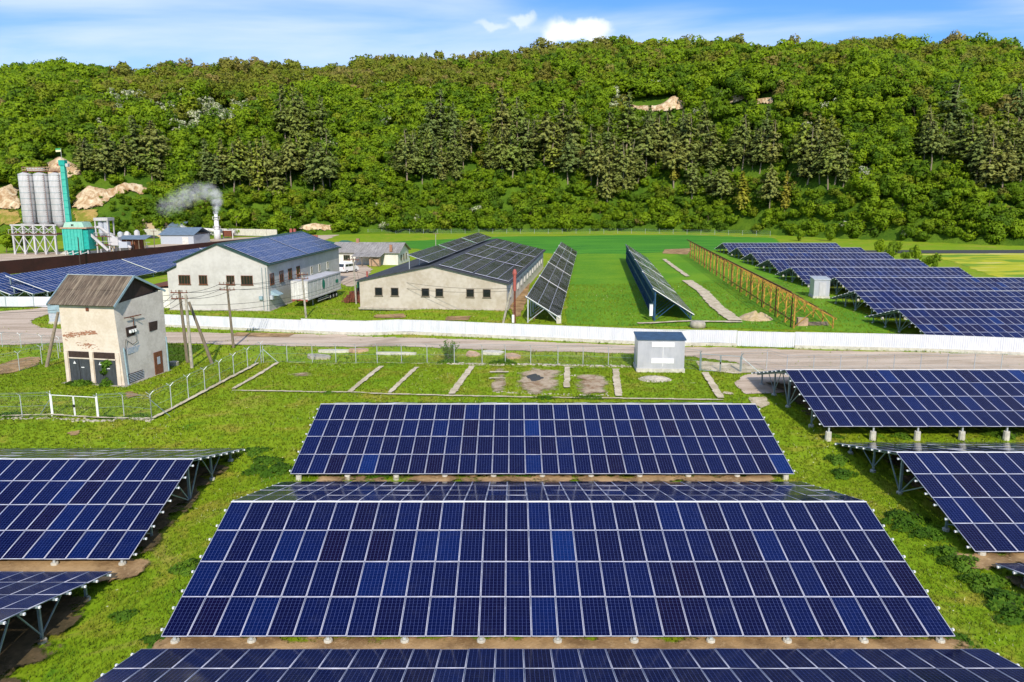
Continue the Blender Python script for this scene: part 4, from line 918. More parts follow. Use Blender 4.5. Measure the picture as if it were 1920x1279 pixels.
# blue tables at the left behind the tower, stepping towards the hill
GL = 'blue solar tables along the dark brown wall'
def ltab(label, u, v, n, rows, zl, rise, width):
    p = hit(u, v, .9); a = Vector((p.x, p.y, 0)) - RGT * width
    z0 = float(gz(a.x, a.y)); long_table('solar_array', label, (a.x, a.y, z0), zl + rise, zl, width, n, 'cell_roof', rows, 'galv', 6, GL, ph=1.98, gapt=.4)
ltab('blue solar table of four rows between the tower roof and the warehouse', 92, 548, [30, 30, 32], 4, .9, 2.6, 7.4)
ltab('two row blue solar table behind the white fence at the left edge', 62, 552, [12], 2, .9, 1.2, 3.7)
p = hit(18, 552, .9)
ltab('blue solar table cut by the left edge, above the short white fence', 20, 553, [8], 4, .9, 2.6, 7.4)
# the dark brown wall behind them
bw = thing('sheet_metal_fence', 'tall dark brown metal fence running from the left edge up behind the warehouse', 'fence', (0, 0, 0))
PB = [hit(-40, 520), hit(0, 516), hit(150, 501), hit(300, 484), hit(420, 470), hit(520, 459)]
for a, b in zip(PB[:-1], PB[1:]):
    d = (b - a).length; mb = MB(); hh = 2.9
    mb.add([(a.x, a.y, a.z), (b.x, b.y, b.z), (b.x, b.y, b.z + hh), (a.x, a.y, a.z + hh), (a.x, a.y + .12, a.z), (b.x, b.y + .12, b.z), (b.x, b.y + .12, b.z + hh), (a.x, a.y + .12, a.z + hh)], [(0, 1, 2, 3), (4, 7, 6, 5), (3, 2, 6, 7), (0, 3, 7, 4), (1, 5, 6, 2)], 'brown_wall'); mb.build('sheet', bw)
# ------------------------------------------------------------------ the plant behind the brown wall
def plant():
    p = hit(57, 476); z0 = p.z; Y = p.y
    S = lambda u, v: at(u, v, Y)
    # steel frame that carries the silos
    fx0, fx1 = S(38, 470).x, S(118, 470).x; zt = 7.0; zh = S(57, 420).z - z0
    fr = thing('silo_support', 'tall grey steel frame with cross braced bays carrying three silos', 'steel frame', (fx0, Y - 2.2, z0), R(-3)); Wd = fx1 - fx0; n = 4
    for k in range(n + 1):
        for yy in (0, 4.4): MB().beam((k * Wd / n, yy, 0), (k * Wd / n, yy, zh), .45, .45, 'silo').build('post', fr)
    for z in (zt - 1.6, zh - .2):
        b = MB()
        for yy in (0, 4.4): b.beam((-.6, yy, z), (Wd + .6, yy, z), .3, .4, 'silo')
        b.build('beam', fr)
    for k in range(n):
        b = MB(); a, c = k * Wd / n, (k + 1) * Wd / n
        for lo, hi in ((.3, zt - 1.8), (zt - 1.4, zh - .4)): b.beam((a, -.1, lo), (c, -.1, hi), .16, .16, 'silo'); b.beam((c, -.1, lo), (a, -.1, hi), .16, .16, 'silo')
        b.build('cross_brace', fr)
    MB().box((Wd / 2, 2.2, zt - 1.3), (Wd + 2, 5.6, .15), 'rust').build('walkway', fr)
    r = MB()
    for k in range(13): r.box((-.8 + k * (Wd + 1.6) / 12, -.6, zt - .6), (.07, .07, 1.1), 'silo')
    r.beam((-.8, -.6, zt - .1), (Wd + .8, -.6, zt - .1), .08, .08, 'silo'); r.build('railing', fr)
    # silos
    ztop = S(57, 327).z - z0; zb = zh - 1.4
    for i, (ub, lab) in enumerate(((58, 'leftmost grey dusty steel silo on the frame'), (86, 'middle grey dusty steel silo on the frame'), (114, 'grey dusty steel silo beside the turquoise bucket elevator'))):
        x = S(ub, 420).x; t = thing('silo', lab, 'silo', (x, Y, z0 + zb), 0, 'steel silos of the plant'); h = ztop - zb; rr = 1.85
        MB().lathe([(.3, 0), (rr, 1.9), (rr, h), (rr - .1, h + .1), (.3, h + .7)], 'silo', 28).build('shell', t, True)
        g = MB()
        for k in range(9): zz = 2.0 + k * (h - 2.2) / 8; g.lathe([(rr + .0, zz - .06), (rr + .06, zz - .05), (rr + .06, zz + .05), (rr + .0, zz + .06)], 'galv', 28)
        g.build('hoops', t)
        l = MB()
        for dx in (-.25, .25): l.beam((rr * .75 + dx, -rr * .75, 1.9), (rr * .75 + dx, -rr * .75, h), .07, .07, 'rust')
        for k in range(26): l.beam((rr * .75 - .25, -rr * .75, 2.1 + k * .5), (rr * .75 + .25, -rr * .75, 2.1 + k * .5), .05, .05, 'rust')
        l.build('ladder', t)
    # gantry over the silos
    xa, xb = S(46, 320).x, S(122, 320).x; t = thing('gantry', 'rusty grey gantry bridge lying across the tops of the silos', 'gantry', (xa, Y, z0 + ztop + .7))
    MB().box(((xb - xa) / 2, 0, .1), (xb - xa, 2.0, .2), 'rust').build('deck', t); r = MB()
    for k in range(14): r.box((k * (xb - xa) / 13, -1, .7), (.09, .09, 1.1), 'clay')
    for z in (.6, 1.2): r.beam((0, -1, z), (xb - xa, -1, z), .12, .12, 'clay')
    r.build('railing', t); m = MB(); m.box((3, .2, .65), (4.5, .9, .8), 'silo'); m.box((8.5, .2, .6), (3, .8, .7), 'clay'); m.build('conveyor_housing', t)
    # turquoise bucket elevator with its flag
    xe = S(133, 430).x; he = S(131, 310).z - z0; t = thing('bucket_elevator', 'tall narrow turquoise bucket elevator right of the silos', 'elevator', (xe, Y - .6, z0))
    MB().box((0, 0, he / 2), (1.15, 1.0, he), 'teal').build('casing', t); MB().box((-1.0, 0, he / 2 - 1), (.35, .4, he - 2.2), 'silo').build('cable_tray', t)
    h = MB(); h.box((0, 0, he + .6), (1.7, 1.4, 1.5), 'teal_dark'); h.box((-1.1, -.2, he + .1), (.6, .8, .5), 'red'); h.box((1.2, 0, he), (.7, .9, .9), 'silo'); h.build('head', t)
    s = MB(); [s.box((0, -.52, 1.5 + k * 1.9), (1.25, .08, .12), 'teal_dark') for k in range(int(he / 1.9))]; s.build('flanges', t)
    t = thing('flag', 'small flag on a thin pole above the bucket elevator', 'flag', (xe - .2, Y - .6, z0 + he + 1.35)); MB().tube([(0, 0, 0), (0, 0, 3.2)], .05, 'silo', 6).build('pole', t)
    f = MB(); f.add([(0, .0, 2.3), (-.7, .06, 2.25), (-1.4, -.05, 2.2), (-1.4, -.05, 2.75), (-.7, .06, 2.8), (0, 0, 2.85)], [(0, 1, 4, 5), (1, 2, 3, 4)], 'flag_yellow'); f.add([(0, .0, 2.75), (-.7, .06, 2.75), (-1.4, -.05, 2.7), (-1.4, -.05, 3.1), (-.7, .06, 3.15), (0, 0, 3.15)], [(0, 1, 4, 5), (1, 2, 3, 4)], 'flag_blue'); f.build('cloth', t)
    # turquoise hopper house on legs
    x0, x1 = at(118, 450, Y - 4.5).x, at(166, 450, Y - 4.5).x; zb2, zt2 = S(140, 466).z - z0 - .2, S(140, 427).z - z0; w = x1 - x0
    t = thing('hopper_house', 'turquoise sheet metal hopper house on grey legs beside the silos', 'hopper', (x0, Y - 4.5, z0), R(-3))
    MB().box((w * .4, 2.2, (zb2 + zt2) / 2), (w * .8, 4.4, zt2 - zb2), 'teal').build('wall', t)
    MB().box((w * .9, 2.4, (zb2 + zt2) / 2), (w * .2, 4, zt2 - zb2 - .6), 'teal_dark').build('side_bay', t)
    MB().box((w * .48, 2.2, zt2 + .12), (w + .5, 5, .35), 'clay').build('ledge', t); MB().prism([(.2, zt2 + .3), (w - .8, zt2 + .3), (w - 1.4, zt2 + 1.7), (.9, zt2 + 1.7)], .2, 4, 'mint').build('roof', t)
    m = MB(); [m.box((w * .8 * (k + .5) / 6, -.04, (zb2 + zt2) / 2), (.08, .08, zt2 - zb2 - .2), 'teal_dark') for k in range(6)]; m.build('ribs', t)
    MB().prism([(.4, zb2), (w * .75, zb2), (w * .6, zb2 - 2), (1.4, zb2 - 2)], .6, 3.6, 'teal_dark').build('hopper_cone', t)
    e = MB(); cx, cz = w * .42, zt2 + .95
    e.prism([(cx - .3, cz - .3), (cx - .12, cz - .3), (cx - .12, cz + .05), (cx, cz - .1), (cx + .12, cz + .05), (cx + .12, cz - .3), (cx + .3, cz - .3), (cx + .3, cz + .3), (cx, cz + .02), (cx - .3, cz + .3)], .05, .3, 'black'); e.build('roof_emblem', t)
    for k in range(4):
        for yy in (.2, 4.2): MB().beam((.3 + k * (w - .6) / 3, yy, 0), (.3 + k * (w - .6) / 3, yy, zb2), .3, .3, 'silo').build('leg', t)
    b = MB(); [b.beam((.3 + k * (w - .6) / 3, .15, .3), (.3 + (k + 1) * (w - .6) / 3, .15, zb2 - .3), .14, .14, 'silo') for k in range(3)]; b.build('brace', t)
    # small mixer tower
    x0 = S(189, 450).x; z1 = S(200, 408).z - z0; t = thing('mixer_tower', 'grey mixer tower with pipes and steel stairs right of the hopper', 'plant tower', (x0, Y - 2, z0))
    for xx in (0, 3.4):
        for yy in (0, 3): MB().beam((xx, yy, 0), (xx, yy, z1), .3, .3, 'silo').build('post', t)
    MB().box((1.7, 1.5, z1 - .4), (3.9, 3.6, .8), 'silo').build('roof', t); m = MB()
    for xx in (.9, 2.4): m.lathe([(.3, z1 - 5.4), (.75, z1 - 4.2), (.75, z1 - 1)], 'sign_grey', 14, (xx, 1.2, 0))
    m.build('vessels', t)
    for z in (2.6, 5): MB().box((1.7, 1.5, z), (4.4, 3.8, .15), 'rust').build('platform', t)
    rr = MB(); rr.beam((-.4, -.4, 3.6), (4.2, -.4, 3.6), .08, .08, 'silo'); rr.beam((-.4, -.4, 6), (4.2, -.4, 6), .08, .08, 'silo'); [rr.box((-.4 + q * .92, -.4, 5.5), (.07, .07, 1), 'silo') for q in range(6)]; rr.build('railing', t)
    x0 = S(213, 455).x; t = thing('filter_unit', 'grey filter unit with slanting ducts beside the mixer tower', 'plant unit', (x0, Y - 2, z0)); m = MB(); m.box((1.2, 1, 3.6), (2.2, 2, 2.2), 'silo'); m.box((3.6, 1, 2.6), (2.4, 2, 1.6), 'sign_grey'); m.build('casing', t)
    m = MB(); m.tube([(-4, .5, 7.6), (-2.5, .5, 7.4), (2.5, .6, 3.4), (5.5, .6, 1.8)], .4, 'silo', 12); m.build('duct', t)
    for xx in (.2, 2.2, 4.6): MB().beam((xx, 1, 0), (xx, 1, 2.6), .2, .2, 'silo').build('leg', t)
    xc0, xc1 = S(172, 434).x, S(200, 462).x; t = thing('conveyor', 'slanting conveyor between the turquoise hopper and the mixer tower', 'conveyor', (xc0, Y - 3, z0)); MB().beam((0, 0, S(172, 430).z - z0), (xc1 - xc0 + 2, 0, 1.2), .5, .6, 'silo').build('belt_trough', t); MB().beam((xc1 - xc0, 0, 0), (xc1 - xc0, 0, 1.6), .2, .2, 'silo').build('leg', t)
plant()
def pipework():
    p = hit(236, 466); t = thing('pipework', 'tangle of grey tanks, pipes and stairs between mixer tower and shed', 'plant unit', tuple(p)); r = random.Random(5)
    for k in range(4): m = MB(); x = -5.5 + k * 2.6; h = 2.6 + r.random() * 2.6; m.lathe([(.2, .8), (.8, 1.6), (.8, h), (.3, h + .5)], ('silo', 'sign_grey', 'white_dirty', 'silo')[k], 14, (x, 2 + k % 2, 0)); m.build('tank', t, True)
    m = MB()
    for k in range(26):
        a = Vector((r.uniform(-7, 5), r.uniform(0, 4), r.uniform(.2, 5))); b = a + Vector((r.choice((-1, 1)) * r.uniform(1, 3), 0, 0)) if r.random() < .5 else a + Vector((r.uniform(-1.5, 1.5), 0, -a.z)); m.tube([tuple(a), tuple(b)], r.uniform(.05, .13), 'silo', 6)
    m.build('pipes', t); m = MB()
    for k in range(9): m.box((-3 + k * .45, -.6, .5 + k * .4), (.5, .9, .06), 'rust')
    m.beam((-3, -1, 1.2), (.8, -1, 4.8), .07, .07, 'silo'); m.build('stairs', t)
    for k in range(5): MB().beam((-6.5 + k * 2.7, .5, 0), (-6.5 + k * 2.7, .5, 4.6), .16, .16, 'silo').build('post', t)
pipework()
def shed2(label, u0, u1, vb, h, d, rise, roofm, wallm, rz=-.05, openf=False):
    a, b = hit(u0, vb), hit(u1, vb); w = (b - a).length; t = thing('shed', label, 'shed', tuple(a), rz)
    if openf:
        for k in range(5): MB().beam((.2 + k * (w - .4) / 4, .1, 0), (.2 + k * (w - .4) / 4, .1, h), .2, .2, 'wood_grey').build('post', t)
        MB().box((w * .3, d / 2, h / 2), (w * .5, d - 1, h - .1), 'wood_brown').build('wall', t)
    else: MB().box((w / 2, d / 2, h / 2), (w, d, h), wallm).build('wall', t)
    MB().prism([(-.5, h), (d / 2, h + rise), (d + .5, h), (d + .5, h + .15), (d / 2, h + rise + .15), (-.5, h + .15)], -.5, w + .5, roofm, 'yz').build('roof', t)
    if not openf: MB().box((w * .75, -.05, h * .4), (w * .18, .06, h * .8), 'white_dirty').build('door', t)
    return t
shed2('open fronted shed with blue grey roof in the plant yard', 226, 275, 469, 3.2, 6, .9, 'greyblue', 'wood_brown', openf=True)
shed2('blue grey shed with a wide ridged roof in front of the conveyor', 302, 365, 458, 3.0, 12, 2.2, 'greyblue', 'sign_grey')
p = hit(318, 446); t = thing('loading_cabin', 'small white cabin with grey pitched roof raised at the head of the conveyor', 'cabin', (p.x, p.y, p.z)); MB().box((2.5, 2, 2.8), (4.6, 4, 3.0), 'whitewash').build('wall', t)
MB().prism([(-.5, 4.3), (4.4, 5.9), (4.4, 6.05), (-.5, 4.45)], -.4, 5.6, 'greyblue', 'yz').build('roof', t); [MB().box((x, 2, .65), (.3, 3, 1.3), 'silo').build('leg', t) for x in (.5, 4.5)]
q = hit(378, 448); t = thing('conveyor', 'long inclined conveyor running down from the raised white cabin', 'conveyor', (p.x + 4.6, p.y, p.z), 0); L = q.x - p.x - 4
b = MB(); b.beam((0, 0, 4.6), (L, -4, .6), .9, .35, 'white_dirty'); b.beam((0, -.5, 5.1), (L, -4.5, 1.1), .1, .1, 'silo'); b.beam((0, .5, 5.1), (L, -3.5, 1.1), .1, .1, 'silo'); b.build('belt_trough', t)
for f in (.35, .7): MB().beam((L * f, -4 * f, 0), (L * f, -4 * f, 4.6 - 4 * f), .25, .25, 'silo').build('leg', t)
# burner chimney and its smoke
p = hit(408, 449); Sx = lambda v: at(408, v, p.y).z - p.z
t = thing('chimney', 'short white plant chimney giving off smoke', 'chimney', tuple(p)); ht = Sx(402)
MB().lathe([(1.15, 0), (1.15, ht * .35), (.85, ht * .45), (.8, ht * .8), (.6, ht * .85), (.6, ht)], 'white_paint', 18).build('stack', t, True); g = MB()
for z in (ht * .42, ht * .8): g.lathe([(1.3, z), (1.3, z + .1)], 'white_dirty', 16); [g.box((1.3 * math.cos(a), 1.3 * math.sin(a), z + .55), (.07, .07, .9), 'white_dirty') for a in (0, .8, 1.6, 2.4, 3.2, 4, 4.8, 5.6)]; g.lathe([(1.32, z + .95), (1.32, z + 1.02)], 'white_dirty', 16)
g.build('gallery', t)
t = thing('dryer_unit', 'rusty and white dryer machinery beside the smoking chimney', 'plant unit', tuple(hit(382, 448))); m = MB(); m.box((0, 2, 1.8), (2.4, 2.5, 1.8), 'rust'); m.box((8.5, 2, 1.9), (3.2, 2.5, 2.2), 'rust'); m.tube([(-2, 2, 3.4), (11, 2, 2.4)], .7, 'white_dirty', 14); m.build('casing', t)
for x in (-2.5, 1.5, 7, 10.5): MB().beam((x, 1, 0), (x, 1, 3.6), .3, .3, 'white_dirty').build('leg', t)
def smoke():
    m = bpy.data.materials.new('smoke'); m.use_nodes = True; nt = m.node_tree; nt.nodes.clear(); n = nt.nodes; L = nt.links
    out = n.new('ShaderNodeOutputMaterial'); pv = n.new('ShaderNodeVolumePrincipled'); pv.inputs['Color'].default_value = (.96, .97, 1, 1); pv.inputs['Anisotropy'].default_value = -.6
    tc = n.new('ShaderNodeTexCoord'); nz = n.new('ShaderNodeTexNoise'); nz.inputs['Scale'].default_value = .45; nz.inputs['Detail'].default_value = 5; nz.inputs['Roughness'].default_value = .65; nz.inputs['Distortion'].default_value = .8; L.new(tc.outputs['Object'], nz.inputs['Vector'])
    def mt(op, a, b):
        k = n.new('ShaderNodeMath'); k.operation = op
        for i, v in enumerate((a, b)):
            if isinstance(v, (int, float)): k.inputs[i].default_value = v
            else: L.new(v, k.inputs[i])
        return k.outputs[0]
    tot = None
    for c, r, d in (((0, 0, .6), 1.2, 1.5), ((.3, 0, 2.2), 1.9, .7), ((.8, 0, 4.4), 2.7, .42), ((.2, 0, 6.8), 3.3, .26), ((-2.2, .5, 8.2), 4.2, .14), ((-6, 1, 8.0), 4.8, .10), ((-10.5, 1.5, 6.6), 5.2, .11), ((-15, 2, 4.4), 5.0, .09), ((-19, 2, 2.6), 4.4, .06)):
        vm = n.new('ShaderNodeVectorMath'); vm.operation = 'DISTANCE'; L.new(tc.outputs['Object'], vm.inputs[0]); vm.inputs[1].default_value = c
        q = n.new('ShaderNodeMapRange'); q.interpolation_type = 'SMOOTHSTEP'; L.new(vm.outputs['Value'], q.inputs[0]); q.inputs[1].default_value = r; q.inputs[2].default_value = r * .25; q.inputs[3].default_value = 0; q.inputs[4].default_value = d
        tot = q.outputs[0] if tot is None else mt('MAXIMUM', tot, q.outputs[0])
    mr = n.new('ShaderNodeMapRange'); mr.interpolation_type = 'SMOOTHSTEP'; L.new(nz.outputs[0], mr.inputs[0]); mr.inputs[1].default_value = .36; mr.inputs[2].default_value = .62
    L.new(mt('MULTIPLY', mr.outputs[0], tot), pv.inputs['Density']); L.new(pv.outputs[0], out.inputs['Volume'])
    M['smoke'] = m; b = MB().box((-9.5, .8, 6.0), (30, 12, 15), m); o = b.build('smoke', None, False, (p.x, p.y, p.z + ht + .1)); tag(o, 'pale smoke drifting left from the plant chimney', 'smoke')
    import bmesh; bm = bmesh.new(); bm.from_mesh(o.data); bmesh.ops.recalc_face_normals(bm, faces=bm.faces); bm.to_mesh(o.data); bm.free()
smoke()
# pale concrete wall behind the plant
def wall_line(name, label, pts, h, mat, th=.3, cat='wall'):
    t = thing(name, label, cat, (0, 0, 0))
    for a, b in zip(pts[:-1], pts[1:]):
        k = max(1, int((b - a).length / 4))
        for i in range(k):
            p0 = a.lerp(b, i / k); p1 = a.lerp(b, (i + .985) / k); mb = MB(); mb.beam((p0.x, p0.y, p0.z + h / 2), (p1.x, p1.y, p1.z + h / 2), th, h, mat); mb.build('wall_panel', t)
    return t
wall_line('concrete_wall', 'pale concrete panel wall behind the plant at the hill foot', [hit(262, 443), hit(340, 441), hit(420, 441), hit(520, 443)], 2.6, 'concrete_pale')
def heap(label, u, v, w, d, h, mat, cat='heap', name='heap', seed=1, n=26):
    c = hit(u, v); X = np.linspace(-1, 1, n); gx, gy = np.meshgrid(X, X); r = np.hypot(gx, gy); z = np.clip(1 - r, 0, 1) ** .8 * h
    nn = np.array([mnoise.fractal(Vector((a * 2.2, b * 2.2, seed)), 1, 2, 4) for a, b in zip(gx.ravel(), gy.ravel())]).reshape(gx.shape); z = z * (1 + .6 * nn) - .06 * (r > .97)
    wx, wy = gx * w / 2, gy * d / 2; zz = z + tz(c.x + wx, c.y + wy) - c.z - .02 - .3 * (r > 1)
    idx = np.arange(n * n).reshape(n, n); q = np.stack([idx[:-1, :-1], idx[:-1, 1:], idx[1:, 1:], idx[1:, :-1]], -1).reshape(-1, 4)
    o = np_obj(name, np_mesh(name, np.stack([wx, wy, zz], -1).reshape(-1, 3), q, [mat], smooth=True)); o.location = c; return tag(o, label, cat)
M['sandheap'] = plain('pale_dry_soil', (.52, .40, .25), .95, 0, .3, 1.5, c2=(.36, .27, .12), bump=.5)
heap('light brown soil heap beside the near end of the yellow rack', 1416, 598, 4.6, 4.5, 1.0, 'sandheap', 'soil heap', 'soil_heap', 2)
heap('pile of small pale stones in the grass in front of the silver kiosk', 1228, 711, 3.2, 2.4, .3, 'stone', 'stone pile', 'stone_pile', 5, 40)
heap('long pale spoil heap at the hill foot behind the plant yard', 330, 446, 26, 8, 1.6, 'sand', 'spoil heap', 'spoil_heap', 7)
heap('whitish rubble heap under the turquoise hopper', 140, 476, 9, 5, 1.5, 'concrete_pale', 'rubble heap', 'rubble_heap', 9)
heap('rubble heap in the plant yard below the open fronted shed', 215, 471, 12, 5, 1.2, 'sand', 'rubble heap', 'rubble_heap', 11)
t = thing('concrete_ring', 'round grey concrete ring cover behind the white fence', 'concrete ring', tuple(hit(1308, 614))); MB().lathe([(.95, 0), (.95, .5), (.8, .78), (.1, .85)], 'concrete', 24).build('cover', t, True)
def slabs(label, u, v, w, d, h, rz, mat='clay', tilt=0, seed=0):
    c = hit(u, v); r = random.Random(seed); P = [(w / 2 * math.cos(a) * r.uniform(.75, 1), d / 2 * math.sin(a) * r.uniform(.75, 1)) for a in (0.2, 1.0, 1.9, 2.7, 3.5, 4.3, 5.2, 5.9)]
    o = MB().prism(P, 0, h, mat, 'xy').build('concrete_slab', None, loc=(c.x, c.y, c.z + .0)); o.rotation_euler = (R(tilt), R(tilt * .6), rz); return tag(o, label, 'concrete slab')
slabs('long grey concrete slab lying askew behind the fence, left of the others', 598, 672, 3.3, 1.6, .3, -.2, 'concrete', 4, 1)
slabs('pale concrete slab lying flat along the road edge behind the fence', 628, 661, 4.2, .9, .3, 0, 'concrete_pale', 0, 2)
slabs('pinkish concrete slab beside the pale one at the road edge', 672, 660, 2.6, 1.1, .35, .1, 'clay', 2, 3)
slabs('narrow pale concrete slab behind the fence between the pinkish slab and the bush', 745, 665, 5.0, .7, .25, -.05, 'concrete_pale', 0, 4)
slabs('broken pinkish slab leaning beside the bush behind the fence', 886, 667, 1.7, 1.5, .25, .3, 'clay', 14, 5)
slabs('broken pinkish slab at the right end of the rubble behind the fence', 960, 671, 1.9, 1.6, .3, -.3, 'clay', 6, 6)
slabs('whitish broken slab in the middle of the rubble behind the fence', 924, 664, 3.0, 1.3, .3, .15, 'concrete_pale', 5, 7)
slabs('small grey stone block at the foot of the leaning twin poles', 327, 686, 1.0, .7, .45, .5, 'concrete', 8, 8)
def stones(name, label, P, n, r0, r1, seed, mat='stone'):
    r = random.Random(seed); mb = MB()
    for i in range(n):
        k = r.random() * (len(P) - 1); j = int(k); a, b = Vector(P[j]), Vector(P[j + 1]); c = a.lerp(b, k - j); x, y = c.x + r.gauss(0, .22), c.y + r.gauss(0, .16); s = r.uniform(r0, r1)
        vs = [(x + s * sx * r.uniform(.6, 1), y + s * sy * r.uniform(.6, 1), float(tz(x, y)) - .02 + (s * .9 * r.uniform(.6, 1) if t_ else 0)) for t_ in (0, 1) for sx, sy in ((-1, -1), (1, -1), (1, 1), (-1, 1))]
        mb.add(vs, [(4, 5, 6, 7), (0, 1, 5, 4), (1, 2, 6, 5), (2, 3, 7, 6), (3, 0, 4, 7)], mat)
    o = mb.build(name); o['kind'] = 'stuff'; o['label'] = label; o['category'] = 'stones'; return o
stones('gravel_stones', 'line of small pale stones along the fence foot', H((835, 682), (1000, 684), (1185, 688)), 420, .05, .14, 1)
stones('gravel_stones', 'scattered stones along the fence in front of the tower', H((0, 786), (96, 784), (185, 790), (250, 784), (285, 790)), 160, .05, .13, 2)
stones('gravel_stones', 'loose pale stones in the rubble patches of the grass', H((920, 735), (1000, 738), (1060, 740), (1140, 742), (1100, 706), (1000, 700)), 200, .03, .1, 3)
stones('gravel_stones', 'pale stones heaped before the silver kiosk', H((1208, 711), (1228, 708), (1250, 712)), 240, .04, .1, 4)
# ------------------------------------------------------------------ vehicles and machines
p = hit(548, 577)
def trailer():
    t = thing('semi_trailer', 'white curtain sided semi trailer with green logo parked beside the warehouse', 'trailer', (p.x, p.y, p.z), R(-8)); w, L, h, b = 2.6, 13.4, 2.85, 1.15
    MB().box((w / 2, L / 2, b + h / 2), (w, L, h), 'white_dirty').build('box_body', t); MB().box((w / 2, L / 2, b + h + .03), (w + .05, L + .05, .07), 'silo').build('roof', t)
    d = MB(); 
    for x in (.7, 1.9): d.box((x, -.04, b + h / 2), (1.1, .05, h - .25), 'white_dirty')
    for x in (.5, .9, 1.7, 2.1): d.box((x, -.08, b + h / 2), (.05, .05, h - .3), 'silo')
    d.build('rear_door', t)
    f = MB()
    for x in (.04, w - .04): f.box((x, -.05, b + h / 2), (.1, .08, h), 'white_dirty')
    f.box((w / 2, -.05, b + .05), (w, .08, .14), 'red'); f.build('rear_frame', t)
    s = MB()
    for k in range(9): s.box((w + .03, .8 + k * 1.48, b + h / 2 - .05), (.03, .05, h - .3), 'silo')
    s.box((w + .04, L / 2, b + h - .1), (.06, L, .14), 'silo'); s.box((w + .04, L / 2, b + .1), (.06, L, .16), 'silo'); s.build('curtain_straps', t)
    bk = MB(); [bk.box((w + .05, .4 + k * .52, b + .3), (.03, .04, .35), 'silo') for k in range(25)]; bk.build('buckles', t)
    lg = MB(); pts = [(6.0 + .55 * math.cos(a), b + 1.75 + .75 * math.sin(a)) for a in [i * math.pi / 8 for i in range(16)]]; lg.prism(pts, w + .045, w + .055, 'green_logo', 'yz'); lg.build('logo', t)
    lg = MB(); lg.box((w + .05, 11.6, b + 1.6), (.02, 1.1, .5), 'green_logo'); lg.build('logo', t)
    c = MB(); [c.box((x, L / 2, b - .15), (.15, L - .5, .3), 'black') for x in (.7, 1.9)]; c.build('chassis', t)
    for k in range(3):
        for x in (.25, w - .25):
            m = MB(); y = 6.9 + k * 1.35 + 1.9; m.tube([(x - .18, y, .5), (x + .18, y, .5)], .5, 'black', 18); wh = m.build('wheel', t); m = MB(); m.tube([(x - .2, y, .5), (x + .2, y, .5)], .22, 'silo', 12); m.build('rim', wh)
    g = MB(); [g.beam((x, 3.0, 0), (x, 3.0, b), .12, .12, 'silo') for x in (.6, 2.0)]; g.build('landing_leg', t)
    g = MB(); [g.beam((w - .1, 3.8, z), (w - .1, 8.2, z), .04, .09, 'silo') for z in (.5, .8)]; g.build('side_guard', t)
    for x in (.3, 2.3): MB().box((x, -.07, b - .12), (.35, .08, .14), 'red').build('tail_light', t)
trailer()
def van(p, rz):
    t = thing('van', 'white passenger van parked between the warehouse and the old shed', 'van', tuple(p), rz); w, L = 1.95, 4.9
    side = [(0, .35), (0, 1.0), (.1, 1.25), (.35, 2.0), (.55, 2.12), (3.1, 2.1), (3.5, 1.95), (4.1, 1.3), (4.8, 1.05), (4.9, .7), (4.85, .35)]
    b = MB().prism(side, 0, w, 'white_paint', 'yz').build('body', t); b.modifiers.new('bevel', 'BEVEL').width = .06
    MB().prism([(.14, 1.3), (.36, 1.95), (.37, 1.95), (.15, 1.3)], .2, w - .2, 'glass_car', 'yz').build('rear_window', t).location = (0, -.03, 0)
    for x in (-.01, w + .01):
        m = MB()
        for a, c in ((.55, 1.5), (1.6, 2.6), (2.7, 3.55)): m.box((x, (a + c) / 2, 1.62), (.03, c - a, .5), 'glass_car')
        m.build('side_window', t)
    MB().prism([(3.45, 1.98), (4.05, 1.36), (4.08, 1.38), (3.48, 2.0)], .2, w - .2, 'glass_car', 'yz').build('windscreen', t)
    for y in (.95, 3.9):
        for x in (.08, w - .08): m = MB(); m.tube([(x - .12, y, .33), (x + .12, y, .33)], .34, 'black', 16); wh = m.build('wheel', t); m = MB(); m.tube([(x - .13, y, .33), (x + .13, y, .33)], .18, 'silo', 12); m.build('rim', wh)
    for x in (.12, w - .12): MB().box((x, -.01, 1.1), (.14, .05, .4), 'red').build('tail_light', t)
    MB().box((w / 2, -.05, .45), (w, .14, .22), 'silo').build('bumper', t)
van(hit(632, 512), R(-28))
t = thing('rusty_machine', 'heap of rusty farm machinery beside the left corner of the long building', 'machinery', tuple(hit(650, 568)), R(-10)); m = MB(); m.box((1.2, 1, .7), (2.6, 1.6, .9), 'rust'); m.box((.9, 1, 1.4), (1.2, 1.2, .6), 'rust'); m.build('hopper', t); m = MB()
for k in range(9): m.beam((-.6 + k * .45, -.3, .1), (-.4 + k * .45, .2, 1.4), .06, .06, 'rust')
m.beam((-.8, -.2, .3), (3.2, -.2, .3), .12, .12, 'rust'); m.beam((-.6, 1.9, .3), (3.4, 1.9, .4), .12, .12, 'rust'); m.build('tines', t)
for x in (.2, 2.6): m = MB(); m.tube([(x, -.5, .5), (x + .01, -.3, .5)], .5, 'rust', 14); m.build('wheel', t)
t = thing('tractor_cab', 'dark green machine cab standing behind the rusty machinery', 'machinery', tuple(hit(668, 560)), R(-8)); m = MB(); m.box((.7, .8, 1.2), (1.3, 1.5, 1.1), 'black'); m.build('body', t); m = MB(); m.box((.7, .8, 2.2), (1.2, 1.3, 1.0), 'greenroof'); m.build('cab', t)
t = thing('drying_rack', 'old pale rack with a dark round dish at the building corner', 'rack', tuple(hit(682, 582)), R(-6))
for x in (0, .45, 1.5, 1.85): MB().beam((x, 0, 0), (x, 0, 1.25), .1, .1, 'whitewash').build('leg', t)
